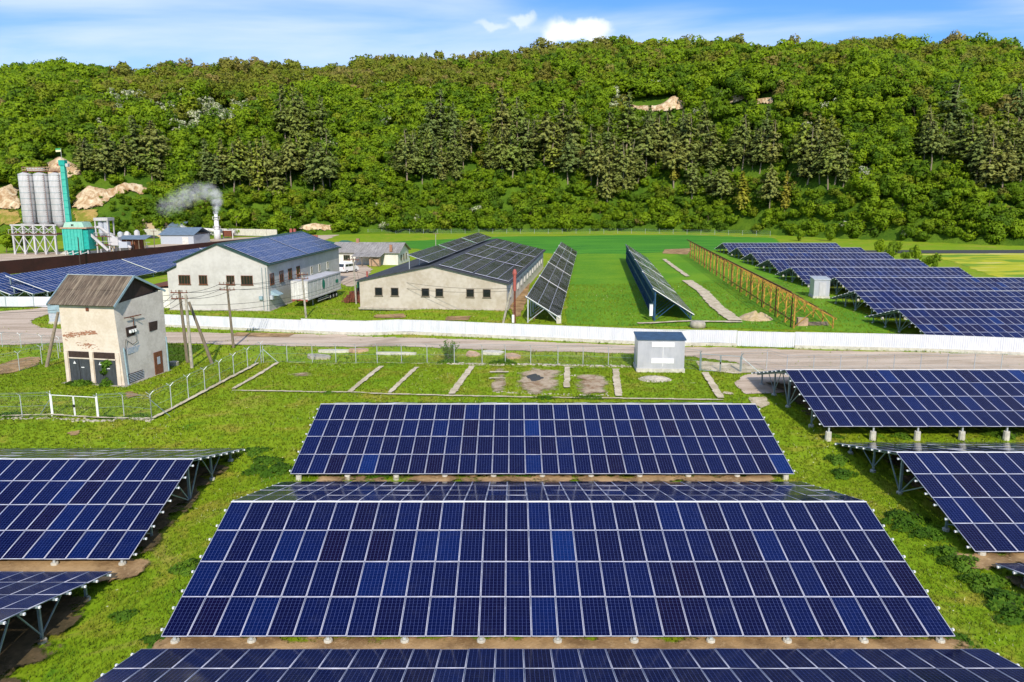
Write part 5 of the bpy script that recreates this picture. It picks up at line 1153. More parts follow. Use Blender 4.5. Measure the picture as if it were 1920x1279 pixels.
MB().beam((-.1, 0, 1.25), (1.95, 0, 1.25), .1, .1, 'whitewash').build('rail', t); m = MB(); m.tube([(.95, -.05, .85), (.95, .0, .86)], .48, 'win_dark', 18); m.build('dish', t)
t = thing('timber_stack', 'stacked bricks and boards under the near end of the yellow rack', 'stack', tuple(hit(1496, 612)), R(-8)); m = MB(); m.box((.6, .5, .5), (1.2, .9, 1.0), 'clay'); m.build('bricks', t); m = MB()
for k in range(6): m.beam((1.3, .3 + k * .12, .15 + .05 * k), (3.8, .6 + k * .15, .12 + .06 * k), .16, .06, 'wood_grey')
m.build('boards', t)
# ------------------------------------------------------------------ poles and their wires
PTOP = {}
def pole(key, label, ub, vb, ut, vt, mat='wood_grey', r=.15, arms=1, group=None, ins=True, r2=None):
    b = hit(ub, vb); a = at(ut, vt, b.y); t = thing('utility_pole', label, 'pole', tuple(b), 0, group); d = a - b
    MB().tube([(0, 0, -.1), tuple(d * .5), tuple(d)], [r, r * .9, r2 or r * .75], mat, 10).build('pole', t, False)
    for k in range(arms):
        z = d.z - .25 - k * .6; f = z / d.z; m = MB(); m.beam((d.x * f - .85, -.12, z), (d.x * f + .85, -.12, z), .09, .09, 'rust'); ar = m.build('crossarm', t)
        for xx in (-.75, -.3, .3, .75): m = MB(); m.lathe([(.03, 0), (.07, .06), (.05, .14), (.07, .2), (.02, .24)], 'ins', 8, (d.x * f + xx, -.12, z + .04)); m.build('insulator', ar)
    PTOP[key] = a; return t
pole('a', 'wooden pole at the road edge in front of the gabled warehouse', 438, 652, 425, 529, arms=2)
pole('b', 'left pole of the three pole group beside the tower', 352, 680, 336, 544, arms=2, r=.17)
pole('c', 'straight grey concrete pole in the middle of the three pole group', 360, 690, 348, 552, 'concrete', r=.16, arms=0)
pole('d', 'slanting strut pole of the three pole group leaning on its neighbours', 398, 682, 354, 566, 'wood_grey', r=.17, arms=0)
pole('e', 'grey pole standing in front of the white trailer', 574, 596, 566, 511, 'concrete', arms=2)
pole('f', 'thin grey pole between the trailer and the long building', 668, 570, 662.5, 484, 'concrete', arms=1, r=.14)
pole('g', 'slanting strut pole leaning against the left side of the transformer tower', 87, 688, 109, 585, 'bark_pale', r=.17, arms=0)
pole('h', 'grey pole at the front right corner of the long building, leaning right', 943, 606, 960, 535, 'concrete', arms=0)
pole('i', 'dark pole rising above the dark brown wall at left', 151, 502, 146, 445, 'wood_dark', arms=0, r=.13)
pole('j', 'slim pole beside the blue grey sheds of the plant', 290, 468, 288, 432, 'wood_grey', arms=1, r=.14)
pole('k', 'far grey pole against the trees right of the smoking chimney', 444, 441, 443, 406, 'bark_pale', arms=1)
pole('l', 'far grey pole above the warehouse ridge, second right of the smoking chimney', 493, 441, 492, 412, 'bark_pale', arms=1)
pole('m', 'far pole with a slanting strut, left of the bare soil bank', 543, 438, 545, 405, 'bark_pale', arms=0)
pole('n', 'far short pole among the grass behind the long building', 817, 463, 817, 437, 'concrete', arms=1, r=.12)
pole('o', 'far pole with strut against the trees left of the smoking chimney', 312, 425, 311, 406, 'bark_pale', arms=0)
t = thing('warning_post', 'tall pole painted faded red at the right corner of the long building', 'pole', tuple(hit(965, 606)))
m = MB(); m.tube([(0, 0, 0), (0, 0, 4.2)], .14, 'rust', 10); m.build('lower_pole', t); m = MB(); m.tube([(0, 0, 4.2), (0, 0, 6.3)], .2, 'red', 12); m.build('upper_pole', t); m = MB(); m.lathe([(.28, 6.3), (.3, 6.5), (.18, 6.9), (.05, 7.0)], 'red', 12); m.build('cap', t)
MB().box((-.2, -.1, .6), (.3, .3, 1.0), 'cap').build('box', t); PTOP['w'] = Vector(t.location) + Vector((0, 0, 6))
def wire(a, b, sag, label, off=(0, 0, 0), off2=None):
    off2 = off2 or off; a = Vector(a) + Vector(off); b = Vector(b) + Vector(off2); pts = [tuple(a.lerp(b, f) - Vector((0, 0, 4 * sag * f * (1 - f)))) for f in [i / 14 for i in range(15)]]
    o = MB().tube(pts, .022, 'wire', 5, False).build('overhead_wire'); tag(o, label, 'wire', 'overhead wires between the poles')
A_, B_, E_, F_, Hh = PTOP['a'], PTOP['b'], PTOP['e'], PTOP['f'], PTOP['h']
for i, (dx, dz) in enumerate(((-.7, -.2), (.7, -.2), (-.7, -.8), (.7, -.8))):
    wire(B_, A_, .35, 'overhead wires strung from the three pole group to the warehouse pole', (dx, -.1, dz)); wire(A_, E_, .5, 'overhead wires strung from the warehouse pole to the trailer pole', (dx, -.1, dz))
for i in range(2): wire(B_, F_, 1.2, 'long overhead wires strung low in front of the warehouse wall', (.4, 0, -1.5 - i * .7), (0, 0, -3 - i * .4)); wire(F_, Hh, .9, 'overhead wires strung along the front of the long building', (0, 0, -2 - i * 1.2), (0, 0, -.4 - i * .3))
wire(F_, (hit(684, 580).x, hit(684, 580).y, 1.5), .1, 'stay wire running down from the thin grey pole')
for i in range(3):
    c = Vector((-34.6, 66 + i * .9, 6.1)); wire(B_, c, .5, 'overhead wires reaching the bracket on the tower side wall', (-.5 + .4 * i, 0, -.3 - .4 * i), (0, 0, 0))
for i in range(2): wire(B_, PTOP['g'] + Vector((-28, 8, 0)), .6, 'overhead wires passing behind the tower to the left', (0, 0, -.4 - .5 * i), (0, 0, -1 - .6 * i))
# ------------------------------------------------------------------ chain link fences
def y_post(parent, p, h, arm=1, mat='galv_light', rz=0):
    m = MB(); b = (p[0], p[1], p[2]); top = (p[0], p[1], p[2] + h); m.tube([b, top], .035 if arm else .045, mat, 8)
    c, s = math.cos(rz), math.sin(rz)
    if arm == 2: [m.tube([top, (top[0] + q * .28 * c, top[1] + q * .28 * s, top[2] + .26)], .025, mat, 6) for q in (-1, 1)]
    elif arm == 1: m.tube([top, (top[0] - .12 * c + .1 * s, top[1] - .22, top[2] + .22)], .025, mat, 6)
    m.build('fence_post', parent)
def chain_fence(label, base, h, arm, rz=0, braces=()):
    o0 = base[0]; t = thing('chain_link_fence', label, 'fence', tuple(o0)); L = [b - o0 for b in base]
    for b in L: y_post(t, b, h, arm, rz=rz)
    for i, (a, b) in enumerate(zip(L[:-1], L[1:])):
        d = b - a; m = MB(); ln = d.to_2d().length; ang = math.atan2(d.y, d.x); m.add([(0, 0, .03), (ln, 0, .03 + d.z), (ln, 0, h - .08 + d.z), (0, 0, h - .08)], [(0, 1, 2, 3)], 'mesh'); m.build('mesh_panel', t, loc=tuple(a), rz=ang)
    w = MB(); rows = (.05, h * .5, h - .06) + ((h + .14, h + .22) if arm else ())
    for z in rows:
        for a, b in zip(L[:-1], L[1:]): w.tube([(a.x, a.y - (.1 if z > h else 0), a.z + z), (b.x, b.y - (.1 if z > h else 0), b.z + z)], .009, 'galv', 4, False)
    w.build('tension_wires', t)
    for i, dx, dy in braces: m = MB(); a = L[i]; m.tube([(a.x, a.y, a.z + h * .8), (a.x + dx, a.y + dy, a.z)], .03, 'galv', 6); m.build('brace', t)
    return t
HB = lambda *uv: [hit(u, v) for u, v in uv]
chain_fence('chain link fence along the near side of the road, left of the silver kiosk', HB((494, 680), (538.7, 678), (586, 680), (630, 680), (667.5, 681), (707.5, 681), (753, 681), (801, 681), (852, 682), (904, 682), (947.5, 682.5), (995, 683), (1046, 683.5), (1093, 684), (1140.5, 686), (1189, 688)), 1.75, 1, braces=((0, -.5, -1.6), (0, 1.5, 0)))
chain_fence('chain link fence running away diagonally from the twin gate with forked post tops', HB((285, 787.5), (322.5, 769), (354, 751), (385, 736), (413, 720), (439, 706), (465, 693.7), (490, 681)), 2.0, 2, rz=.75, braces=((0, 1.0, .9),))
chain_fence('chain link fence between the twin gate and the diagonal fence corner', HB((185, 785.5), (233, 782), (285, 787.5)), 1.75, 1)
chain_fence('chain link fence at the left edge, left of the twin gate', HB((-16, 783), (42, 782.5), (98, 780)), 1.75, 1, braces=((2, -1.1, .2),))
chain_fence('chain link fence beyond the tower along the bend of the road', HB((-40, 648), (5, 650.5), (40, 653), (80, 656.5), (113, 660), (150, 663)), 1.5, 2, rz=.1)
chain_fence('short chain link fence with forked posts around the digging left of the tower', HB((-20, 706), (37, 696), (79, 683), (110, 672)), 1.75, 2, rz=.3)
fr_ = [Vector((x, y, float(gz(x, y)))) for x, y in [(24.9 + k * 2.39, 65.5 - k * .05) for k in range(10)]]
chain_fence('chain link fence between the gravel road and the right hand solar array', [hit(1389, 697), hit(1437, 694)] + fr_, 1.75, 1, braces=((0, 1.6, -1.0),))
chain_fence('single bay of chain link fence right of the silver kiosk', HB((1279, 690), (1312, 694)), 1.75, 1)
def gate(label, a, b, h, g='cap'):
    t = thing('chain_link_gate', label, 'gate', tuple(a)); d = b - a; L = d.to_2d().length; t.rotation_euler = (0, 0, math.atan2(d.y, d.x))
    for x in (0, L): m = MB(); m.tube([(x, 0, 0), (x, 0, h + .1)], .06, g, 8); m.tube([(x, 0, h + .1), (x + .15, -.15, h + .35)], .03, g, 6); m.build('gate_post', t)
    for x0, x1 in ((.1, L / 2 - .04), (L / 2 + .04, L - .1)):
        m = MB(); [m.tube([p, q], .03, g, 6) for p, q in (((x0, 0, .1), (x1, 0, .1)), ((x0, 0, h), (x1, 0, h)), ((x0, 0, .1), (x0, 0, h)), ((x1, 0, .1), (x1, 0, h)))]; lf = m.build('gate_leaf', t)
        MB().add([(x0, 0, .1), (x1, 0, .1), (x1, 0, h), (x0, 0, h)], [(0, 1, 2, 3)], 'mesh').build('mesh_panel', lf)
    MB().box((L / 2, -.04, h * .55), (.14, .08, .2), 'black').build('lock', t)
gate('white twin leaf gate in front of the transformer tower', hit(98, 780), hit(185, 785.5), 1.7)
gate('grey twin leaf gate between the silver kiosk and the right solar array', hit(1312, 695.5), hit(1389, 698), 1.65, 'galv')
far = [hit(u, v) for u, v in [(690 + 26 * k, 438 + (.0 if k < 20 else (k - 20) * .5)) for k in range(30)]]
chain_fence('thin distant wire fence along the foot of the wooded hill', far, 1.9, 0)
# ------------------------------------------------------------------ trees, bushes, weeds, grass
def leaf_tris(c, nrm, size, r):
    """one triangle a spray: centres, facing directions, sizes"""
    n = len(c); nrm = nrm / np.maximum(np.linalg.norm(nrm, axis=1, keepdims=True), 1e-6)
    a = np.cross(nrm, r.normal(size=(n, 3))); a /= np.maximum(np.linalg.norm(a, axis=1, keepdims=True), 1e-6); b = np.cross(nrm, a); s = size[:, None]
    V = np.stack([c + a * s, c - a * s * .6 + b * s * .8, c - a * s * .6 - b * s * .75], 1)
    return V.reshape(-1, 3)
def crown(seed, n, H_=10.0, rad=3.8, zc=.60, rz_=.42, leaf=.62, blobs=13, trunk_gap=True):
    r = np.random.default_rng(seed); k = blobs; d = r.normal(size=(k, 3)); d /= np.linalg.norm(d, axis=1, keepdims=True); d[:, 2] = d[:, 2] * .8 + .15
    bc = d * np.array([rad * .62, rad * .62, H_ * rz_ * .66]) * r.uniform(.5, 1.3, (k, 1)) + [0, 0, H_ * zc]; br = r.uniform(.2, .46, k) * rad
    w = br ** 2; which = r.choice(k, n, p=w / w.sum()); u = r.normal(size=(n, 3)); u /= np.linalg.norm(u, axis=1, keepdims=True)
    rr = r.uniform(.62, 1.08, (n, 1)) ** .6; c = bc[which] + u * br[which][:, None] * rr * [1, 1, .8]
    nrm = u + r.normal(size=(n, 3)) * .55 + [0, 0, .35]; oc = c - [0, 0, H_ * zc]; oc /= np.maximum(np.linalg.norm(oc, axis=1, keepdims=True), .1)
    sn = u * .65 + oc * .55 + [0, 0, .2] + r.normal(size=(n, 3)) * .12; sn /= np.linalg.norm(sn, axis=1, keepdims=True)
    return leaf_tris(c, nrm, leaf * r.uniform(.6, 1.3, n), r), np.repeat(sn, 3, 0)
def pine_crown(seed, H_=18.0, rad=2.9, layers=15, start=.22, leaf=.55):
    r = np.random.default_rng(seed); C = []; Nn = []; S = []
    for i in range(layers):
        f = i / (layers - 1); z = H_ * (start + (1 - start) * f) - .2; R_ = rad * (1 - f ** 1.7) ** .8 * (.5 + .5 * min(1, (f + .1) * 3)) * r.uniform(.6, 1.15) + .35; nb = max(5, int(9 * (1 - f) + 4)); a0 = r.uniform(0, 6)
        for b in range(nb):
            if r.random() < .2: continue
            a = a0 + b * 6.283 / nb + r.normal() * .2; L = R_ * r.uniform(.65, 1.15); m = max(4, int(L * 4.6))
            for q in range(m):
                t = (q + .6) / m; C.append([math.cos(a) * L * t + r.normal() * .14, math.sin(a) * L * t + r.normal() * .14, z + .1 * L * t * (1 - 1.5 * t) + r.normal() * .2]); Nn.append([math.cos(a) * .7 + r.normal() * .5, math.sin(a) * .7 + r.normal() * .5, .75]); S.append(leaf * r.uniform(.6, 1.15) * (1 - .3 * t))
    C = np.array(C); sn = C * [1, 1, 0] / rad + [0, 0, .35] + r.normal(size=C.shape) * .2; sn /= np.linalg.norm(sn, axis=1, keepdims=True)
    return leaf_tris(C, np.array(Nn), np.array(S), r), np.repeat(sn, 3, 0)
def tri_faces(n): return np.arange(n * 3, dtype=np.int32).reshape(-1, 3)
def trunk_mb(H_, r0, top, mat, seed, limbs=5, spread=1.6):
    rr = random.Random(seed); m = MB(); x = y = 0; pts = []
    for i in range(5): f = i / 4; pts.append((x, y, H_ * top * f - .4 * (i == 0))); x += rr.gauss(0, .02 * H_); y += rr.gauss(0, .02 * H_)
    m.tube(pts, [r0, r0 * .85, r0 * .7, r0 * .5, r0 * .2], mat, 7)
    for i in range(limbs):
        f = rr.uniform(.35, .85); a = rr.uniform(0, 6.28); z = H_ * top * f; j = min(3, int(f * 4)); b = Vector(pts[j]).lerp(Vector(pts[j + 1]), f * 4 - j)
        m.tube([tuple(b), tuple(b + Vector((math.cos(a) * spread * .5, math.sin(a) * spread * .5, H_ * .07))), tuple(b + Vector((math.cos(a) * spread, math.sin(a) * spread, H_ * .18)))], [r0 * .4, r0 * .25, r0 * .08], mat, 5)
    return m
PROT = {}
def proto(kind, i):
    k = (kind, i)
    if k in PROT: return PROT[k]
    s = 100 + i * 7
    if kind == 'leaf': V, Q = crown(s, 1100, rad=4.2 + .5 * (i % 3), zc=.52, rz_=.48, leaf=.46, blobs=16); mt, tk = 'leaf', (10, .2, .75, 'bark')
    elif kind == 'olive': V, Q = crown(s + 1, 760, rad=4.0, leaf=.42, blobs=15); mt, tk = 'leaf_olive', (10, .2, .8, 'bark_pale')
    elif kind == 'blossom': V, Q = crown(s + 2, 800, rad=4.0, zc=.52, leaf=.42); mt, tk = 'blossom', (10, .2, .7, 'bark')
    elif kind == 'bush': V, Q = crown(s + 3, 1100, rad=5.6, zc=.42, rz_=.55, leaf=.56, blobs=18); mt, tk = 'leaf', (10, .2, .5, 'bark')
    elif kind == 'pine': V, Q = pine_crown(s + 4, rad=4.4 + .5 * (i % 3), leaf=.68, layers=16, start=(.16, .28, .4, .2)[i % 4]); mt, tk = 'needle', (18, .22, .99, 'bark_pale')
    elif kind == 'larch': V, Q = pine_crown(s + 5, rad=3.2, start=.2, leaf=.8); mt, tk = 'larch', (18, .2, .99, 'bark_pale')
    me = np_mesh('crown', V, tri_faces(len(V) // 3), [mt], rnd=np.zeros(len(V)), nrm=Q)
    tm = trunk_mb(tk[0], tk[1], tk[2], tk[3], s, 0 if kind in ('pine', 'larch') else 6, 1.8)
    tme = bpy.data.meshes.new('trunk'); tme.from_pydata(tm.v, [], tm.f); tme.materials.append(M[tk[3]])
    PROT[k] = (me, tme, V); return PROT[k]
def place_tree(name, kind, i, p, sc, label, cat, group, rz=None, sxy=1.0):
    me, tme, _ = proto(kind, i); t = bpy.data.objects.new(name, None); COL.objects.link(t); t.location = p; t.rotation_euler = (random.gauss(0, .03), random.gauss(0, .03), random.uniform(0, 6.28) if rz is None else rz); t.scale = (sc * sxy, sc * sxy, sc)
    tag(t, label, cat, group)
    for nm, m in (('crown', me), ('trunk', tme)): o = bpy.data.objects.new(nm, m); COL.objects.link(o); o.parent = t
    return t
ZONES = [(40, 'left of the silos'), (160, 'behind the silos'), (290, 'behind the mixer tower'), (380, 'behind the raised white cabin'), (450, 'behind the smoking chimney'), (560, 'behind the blue warehouse roof'), (660, 'above the green roofs'), (780, 'behind the old grey shed'), (900, 'above the left half of the long building'), (1020, 'above the right half of the long building'), (1110, 'above the table beside the long building'),
         (1200, 'above the lush lawn'), (1290, 'above the blue steel table'), (1380, 'above the yellow rack'), (1480, 'above the left end of the violet arrays'), (1600, 'behind the violet arrays'), (1700, 'behind the end of the violet arrays'), (1800, 'above the far road'), (3000, 'above the flower meadow')]
def zone(u): return next(z for k, z in ZONES if u < k)
def in_rock(u, v, grow=0):
    for P in ROCKS + [((-40, 398), (40, 396), (44, 424), (-40, 432)), ((132, 396), (190, 392), (178, 420), (140, 425))]:
        us = [p[0] for p in P]; vs = [p[1] for p in P]
        if min(us) - grow < u < max(us) + grow and min(vs) - grow < v < max(vs) + grow:
            ins, d = poly_dist(np.array([float(u)]), np.array([float(v)]), P)
            if ins[0] or d[0] < grow: return True
    return False
PINES = [(160, 335), (172, 330), (195, 338), (212, 332), (235, 330), (258, 322), (283, 338), (292, 326), (300, 345), (386, 350), (402, 362), (418, 352), (436, 360), (448, 346), (468, 352), (486, 362), (505, 350), (520, 372), (535, 340), (548, 352), (536, 262), (556, 268), (570, 258), (602, 262), (590, 365), (606, 372), (618, 350), (575, 330),
         (764, 350), (778, 326), (792, 345), (806, 322), (818, 338), (832, 345), (846, 330), (858, 342), (868, 318), (884, 296), (806, 285), (826, 280), (850, 280), (922, 325), (938, 330), (952, 318), (962, 335), (945, 275), (968, 270), (985, 325), (1000, 300), (1018, 316), (1040, 330), (1052, 292), (1064, 345), (1072, 300), (1105, 345), (1120, 368), (1136, 385), (1150, 350), (1165, 372), (1178, 366), (1192, 350), (1208, 330), (1140, 290), (1175, 280), (1215, 290), (1232, 310), (1248, 300),
         (1264, 352), (1290, 318), (1300, 372), (1275, 290), (1318, 300), (1336, 330), (1352, 396), (1330, 370), (1376, 320), (1392, 318), (1408, 318), (1424, 325), (1440, 405), (1448, 318), (1432, 290), (1498, 330), (1512, 345), (1536, 344), (1550, 355), (1566, 345), (1580, 350), (1526, 300), (1560, 290), (1730, 305), (1746, 320), (1766, 300), (1790, 298), (1740, 280), (1780, 262), (1818, 325), (1832, 345), (1848, 358), (1862, 345), (1878, 362), (1895, 345), (1910, 350), (1850, 300), (1880, 290), (1912, 290), (1905, 240)]
prs = random.Random(4); n = 0; TALL = []
for u, v in PINES:
    p = hit(u + prs.uniform(-3, 3), v); d = p.y; h = d * (90 + prs.uniform(-22, 16)) / F
    sz = 'tall' if h > 19 else ('slender' if n % 2 else 'short'); n += 1
    place_tree('pine_tree', 'pine', n % 6, p - Vector((0, 0, .3)), h / 18, f'{sz} dark pine {zone(u)}', 'pine tree', 'pine trees on the wooded hill', sxy=prs.uniform(.95, 1.35)); TALL.append((p.x, p.y))
for u, v, s, w in ((1393, 404, 80, 'broad'), (1470, 404, 80, 'narrow'), (1262, 350, 70, 'faded')):
    p = hit(u, v); place_tree('larch_tree', 'larch', 0 if w == 'broad' else 1, p, p.y * s / F / 18, f'{w} yellowish conifer standing among dark pines {zone(u)}', 'conifer', None, sxy=1.25 if w == 'broad' else .9); TALL.append((p.x, p.y))
# the broad leaved wood
TALL = np.array(TALL); fr = np.random.default_rng(21); cand = []
sp = 4.5
for y in np.arange(188, 470, sp):
    for x in np.arange(-.74 * y - 12, .74 * y + 12, sp):
        if (y - np.interp(x, FX, FY)) < 45 and not (-1.6 < (y - np.interp(x, FX, FY)) ): continue
        px, py = x + fr.uniform(-2.3, 2.3), y + fr.uniform(-2.3, 2.3); ft = np.interp(px, FX, FY); s = (py - ft) / 165
        if s < -.012 or s > 1.06: continue
        cand.append((px, py, s))
for y in np.arange(188, 370, 3.9):
    for x in np.arange(-.74 * y - 12, .74 * y + 12, 3.9):
        px, py = x + fr.uniform(-1.9, 1.9), y + fr.uniform(-1.9, 1.9); s = (py - np.interp(px, FX, FY)) / 165
        if -.005 < s < .24: cand.append((px, py, s))
cand = np.array(cand); cz = tz(cand[:, 0], cand[:, 1]); cu, cv = proj(cand[:, 0], cand[:, 1], cz)
own = []; bulk = []; BLO = ((235, 186, 45, 12), (300, 204, 40, 12), (360, 200, 55, 14), (420, 214, 62, 20), (350, 236, 22, 8), (470, 200, 20, 10), (560, 215, 18, 8), (625, 260, 16, 12), (222, 212, 14, 10), (1195, 188, 14, 9), (1560, 200, 20, 8), (1618, 326, 22, 9))
for (x, y, s), z, u, v in zip(cand, cz, cu, cv):
    if not (-70 < u < 1990): continue
    nz = mnoise.noise(Vector((x * .02, y * .02, 0))); n2 = mnoise.noise(Vector((x * .05, y * .05, 5)))
    h = 7.5 + 4.0 * min(1, s * 2.2) + 2.5 * n2 + fr.uniform(-1.2, 1.6)
    if s > .86: h += fr.uniform(0, 5)
    if s < .06: h = fr.uniform(5.0, 8.5)
    dist = y; ph = h / dist * F
    if in_rock(u, v, 0):
        if fr.random() < .88: continue
        h = 2.5
    elif any(in_rock(u + du * ph * .3, v - ph * dv, 0) for du, dv in ((0, .35), (0, .75), (-1, .5), (1, .5))): h = fr.uniform(2.4, 3.8)
    if u < 330 and v > 415: 
        if v > 441 or (u < 150 and v > 428): continue
    if 150 < u < 290 and v > 400: h *= .6
    # thin out where the pines stand and gaps at the top right where sky shows through
    dm = np.min(np.hypot(TALL[:, 0] - x, TALL[:, 1] - y))
    if dm < 3.0 and s > .1: continue
    ddx, ddy = TALL[:, 0] - x, TALL[:, 1] - y
    if np.any((abs(ddx) < 4.5) & (ddy > -1) & (ddy < 15)): h = min(h, fr.uniform(4.2, 6.8))
    kind = 'leaf'
    if s < .05: kind = 'bush' if fr.random() < .6 else 'leaf'
    if s > .5 and 200 < u < 1150 and nz + fr.uniform(-.3, .3) > -.25 + (.62 - s): kind = 'olive'
    if s > .55 and u > 1150 and fr.random() < .35: kind = 'olive'
    if fr.random() < .05: kind = 'olive'
    vc = v - ph * .45; bl = (any(((u - a) / b) ** 2 + ((vc - c_) / d) ** 2 < 1 for a, c_, b, d in BLO) and fr.random() < .85) or (620 < u < 1060 and 185 < v < 290 and fr.random() < .07) or (1100 < u < 1600 and 190 < v < 255 and fr.random() < .14) or fr.random() < .02
    if bl and s < .9: kind = 'blossom'; h *= .75
    item = (x, y, float(z) - .3, h / 10.0, kind, int(fr.integers(0, 5)), u, v, s, ph); (bulk).append(item)
bulk.sort(key=lambda i: -i[9] * (1.0 if i[4] != 'blossom' else 2.0))
quota = {'leaf': 220, 'bush': 75, 'olive': 70, 'blossom': 110}; rest = []
SZ = lambda h: 'tall' if h > 1.15 else ('middling' if h > .75 else 'low')
for it in bulk:
    x, y, z, sc, kind, i, u, v, s, ph = it
    if quota[kind] > 0 and 0 <= u <= 1920:
        quota[kind] -= 1; where = 'at the foot' if s < .06 else ('low down' if s < .3 else 'high up')
        nm, ct = {'leaf': ('broadleaf_tree', 'tree'), 'bush': ('round_bush', 'bush'), 'olive': ('broadleaf_tree', 'tree'), 'blossom': ('blossoming_tree', 'blossoming tree')}[kind]
        lk = {'leaf': 'leafy green tree', 'bush': 'broad round green bush', 'olive': 'olive brown tree', 'blossom': 'white blossoming tree'}[kind]
        place_tree(nm, kind, i, (x, y, z), sc, f'{SZ(sc)} {lk} {where} {zone(u)}', ct, {'leaf': 'green trees of the hill', 'bush': 'bushes along the hill foot', 'olive': 'thinly leaved olive trees of the hill', 'blossom': 'white blossoming trees of the hill'}[kind], sxy=fr.uniform(.9, 1.2))
    else: rest.append(it)
LOD = {}
def lod(kind, i):
    if (kind, i) not in LOD:
        n = 520; 
        LOD[(kind, i)] = crown(900 + i * 3 + len(kind), n, rad={'olive': 4.0, 'bush': 5.4}.get(kind, 4.6), zc=.54 if kind != 'bush' else .42, leaf=.62 if kind != 'olive' else .5, blobs=14)
    return LOD[(kind, i)]
VV, RR, MI, QQ = [], [], [], []
for x, y, z, sc, kind, i, u, v, s, ph in rest:
    V, Q = lod(kind, i); a = fr.uniform(0, 6.28); c, sn = math.cos(a), math.sin(a); k = sc * fr.uniform(.9, 1.2)
    X_ = (V[:, 0] * c - V[:, 1] * sn) * k + x; Y_ = (V[:, 0] * sn + V[:, 1] * c) * k + y; Z_ = V[:, 2] * sc + z
    VV.append(np.stack([X_, Y_, Z_], 1)); QQ.append(np.stack([Q[:, 0] * c - Q[:, 1] * sn, Q[:, 0] * sn + Q[:, 1] * c, Q[:, 2]], 1)); RR.append(np.full(len(V), fr.random())); MI.append(np.full(len(V) // 3, {'leaf': 0, 'bush': 0, 'olive': 1, 'blossom': 2}[kind]))
V = np.concatenate(VV); me = np_mesh('forest', V, tri_faces(len(V) // 3), ['leaf', 'leaf_olive', 'blossom'], rnd=np.concatenate(RR), mi=np.concatenate(MI), nrm=np.concatenate(QQ))
o = np_obj('forest', me); o['kind'] = 'stuff'; o['label'] = 'dense broadleaf forest covering the hill behind everything'; o['category'] = 'forest'
print('trees own', 430 - sum(quota.values()), 'rest', len(rest), 'pines', len(PINES))
# bare leafless looking trees on the skyline
for k, (u, v) in enumerate(((775, 118), (792, 117), (812, 116), (835, 117), (850, 116), (240, 132), (455, 128), (600, 128), (560, 128))):
    x, y = hit(u, v + 6).x, 0; p = hit(u, v + 10); m = MB(); rr = random.Random(k + 50); h = rr.uniform(9, 12)
    def br(b, d, L, r, lv):
        e = b + d * L; m.tube([tuple(b), tuple(e)], [r, r * .6], 'bark_pale', 4, False)
        if lv: [br(b.lerp(e, rr.uniform(.5, 1)), (d + Vector((rr.gauss(0, .5), rr.gauss(0, .5), rr.uniform(0, .4)))).normalized(), L * rr.uniform(.55, .75), r * .55, lv - 1) for _ in range(4)]
    br(Vector((0, 0, 0)), Vector((0, 0, 1)), h * .42, .2, 4)
    t = thing('bare_tree', f'nearly bare greyish tree on the skyline {zone(u)}', 'tree', tuple(p), 0, 'nearly bare trees on the skyline'); m.build('branches', t)
# bushes beside the violet arrays and the road
def bush(name, label, u, v, h, w, kind='bush', cat='bush', group=None):
    p = hit(u, v); return place_tree(name, kind, random.randrange(5), p, h / 10, label, cat, group, sxy=w / h * (1.0 if kind == 'bush' else 1.25))
for u, v, h, w, l in ((1648, 478, 4.6, 3.0, 'tall round bush at the end of the farthest violet arrays'), (1668, 488, 5.2, 3.0, 'tallest round bush beside the far road'), (1682, 474, 3.5, 2.4, 'low round bush right behind the tallest roadside bush'), (1698, 490, 2.6, 2.2, 'small bush touching the edge of the violet arrays'), (1716, 490, 4.2, 2.8, 'round bush between the violet arrays and the flower meadow'), (1750, 504, 3.6, 3.0, 'broad bush at the corner of the flower meadow'), (1736, 500, 2.0, 2.0, 'little bush left of the broad meadow corner bush'), (1556, 452, 6.0, 3.6, 'tall bush rising behind the farthest violet array'), (1500, 452, 4.6, 3.2, 'rounded bush left behind the farthest violet array')): bush('round_bush', l, u, v, h, w, group=None)
def weeds(label, u, v, w, d, h, n, seed, kind='weed'):
    p = hit(u, v); r = np.random.default_rng(seed); ang = r.uniform(0, 6.28, n); rr = np.sqrt(r.uniform(0, 1, n)); lump = 1 + .35 * np.sin(ang * 3 + seed)
    x = np.cos(ang) * rr * w / 2 * lump; y = np.sin(ang) * rr * d / 2 * lump; z = h * (1 - rr ** 2) * r.uniform(.25, 1.05, n) + .04
    V = leaf_tris(np.stack([x, y, z], 1), r.normal(size=(n, 3)) * .7 + np.stack([x * .4, y * .4 - .3, np.ones(n)], 1), r.uniform(.045, .11, n) * (1 + h * .5), r)
    o = np_obj('weed_clump', np_mesh('weed_clump', V, tri_faces(n), [kind], rnd=np.repeat(r.uniform(0, .5, n), 3), nrm=np.repeat(np.stack([x * .8, y * .8 - .15, np.full(n, .8)], 1) / 1.2, 3, 0))); o.location = p; return tag(o, label, 'weeds', 'weed clumps in the grass')
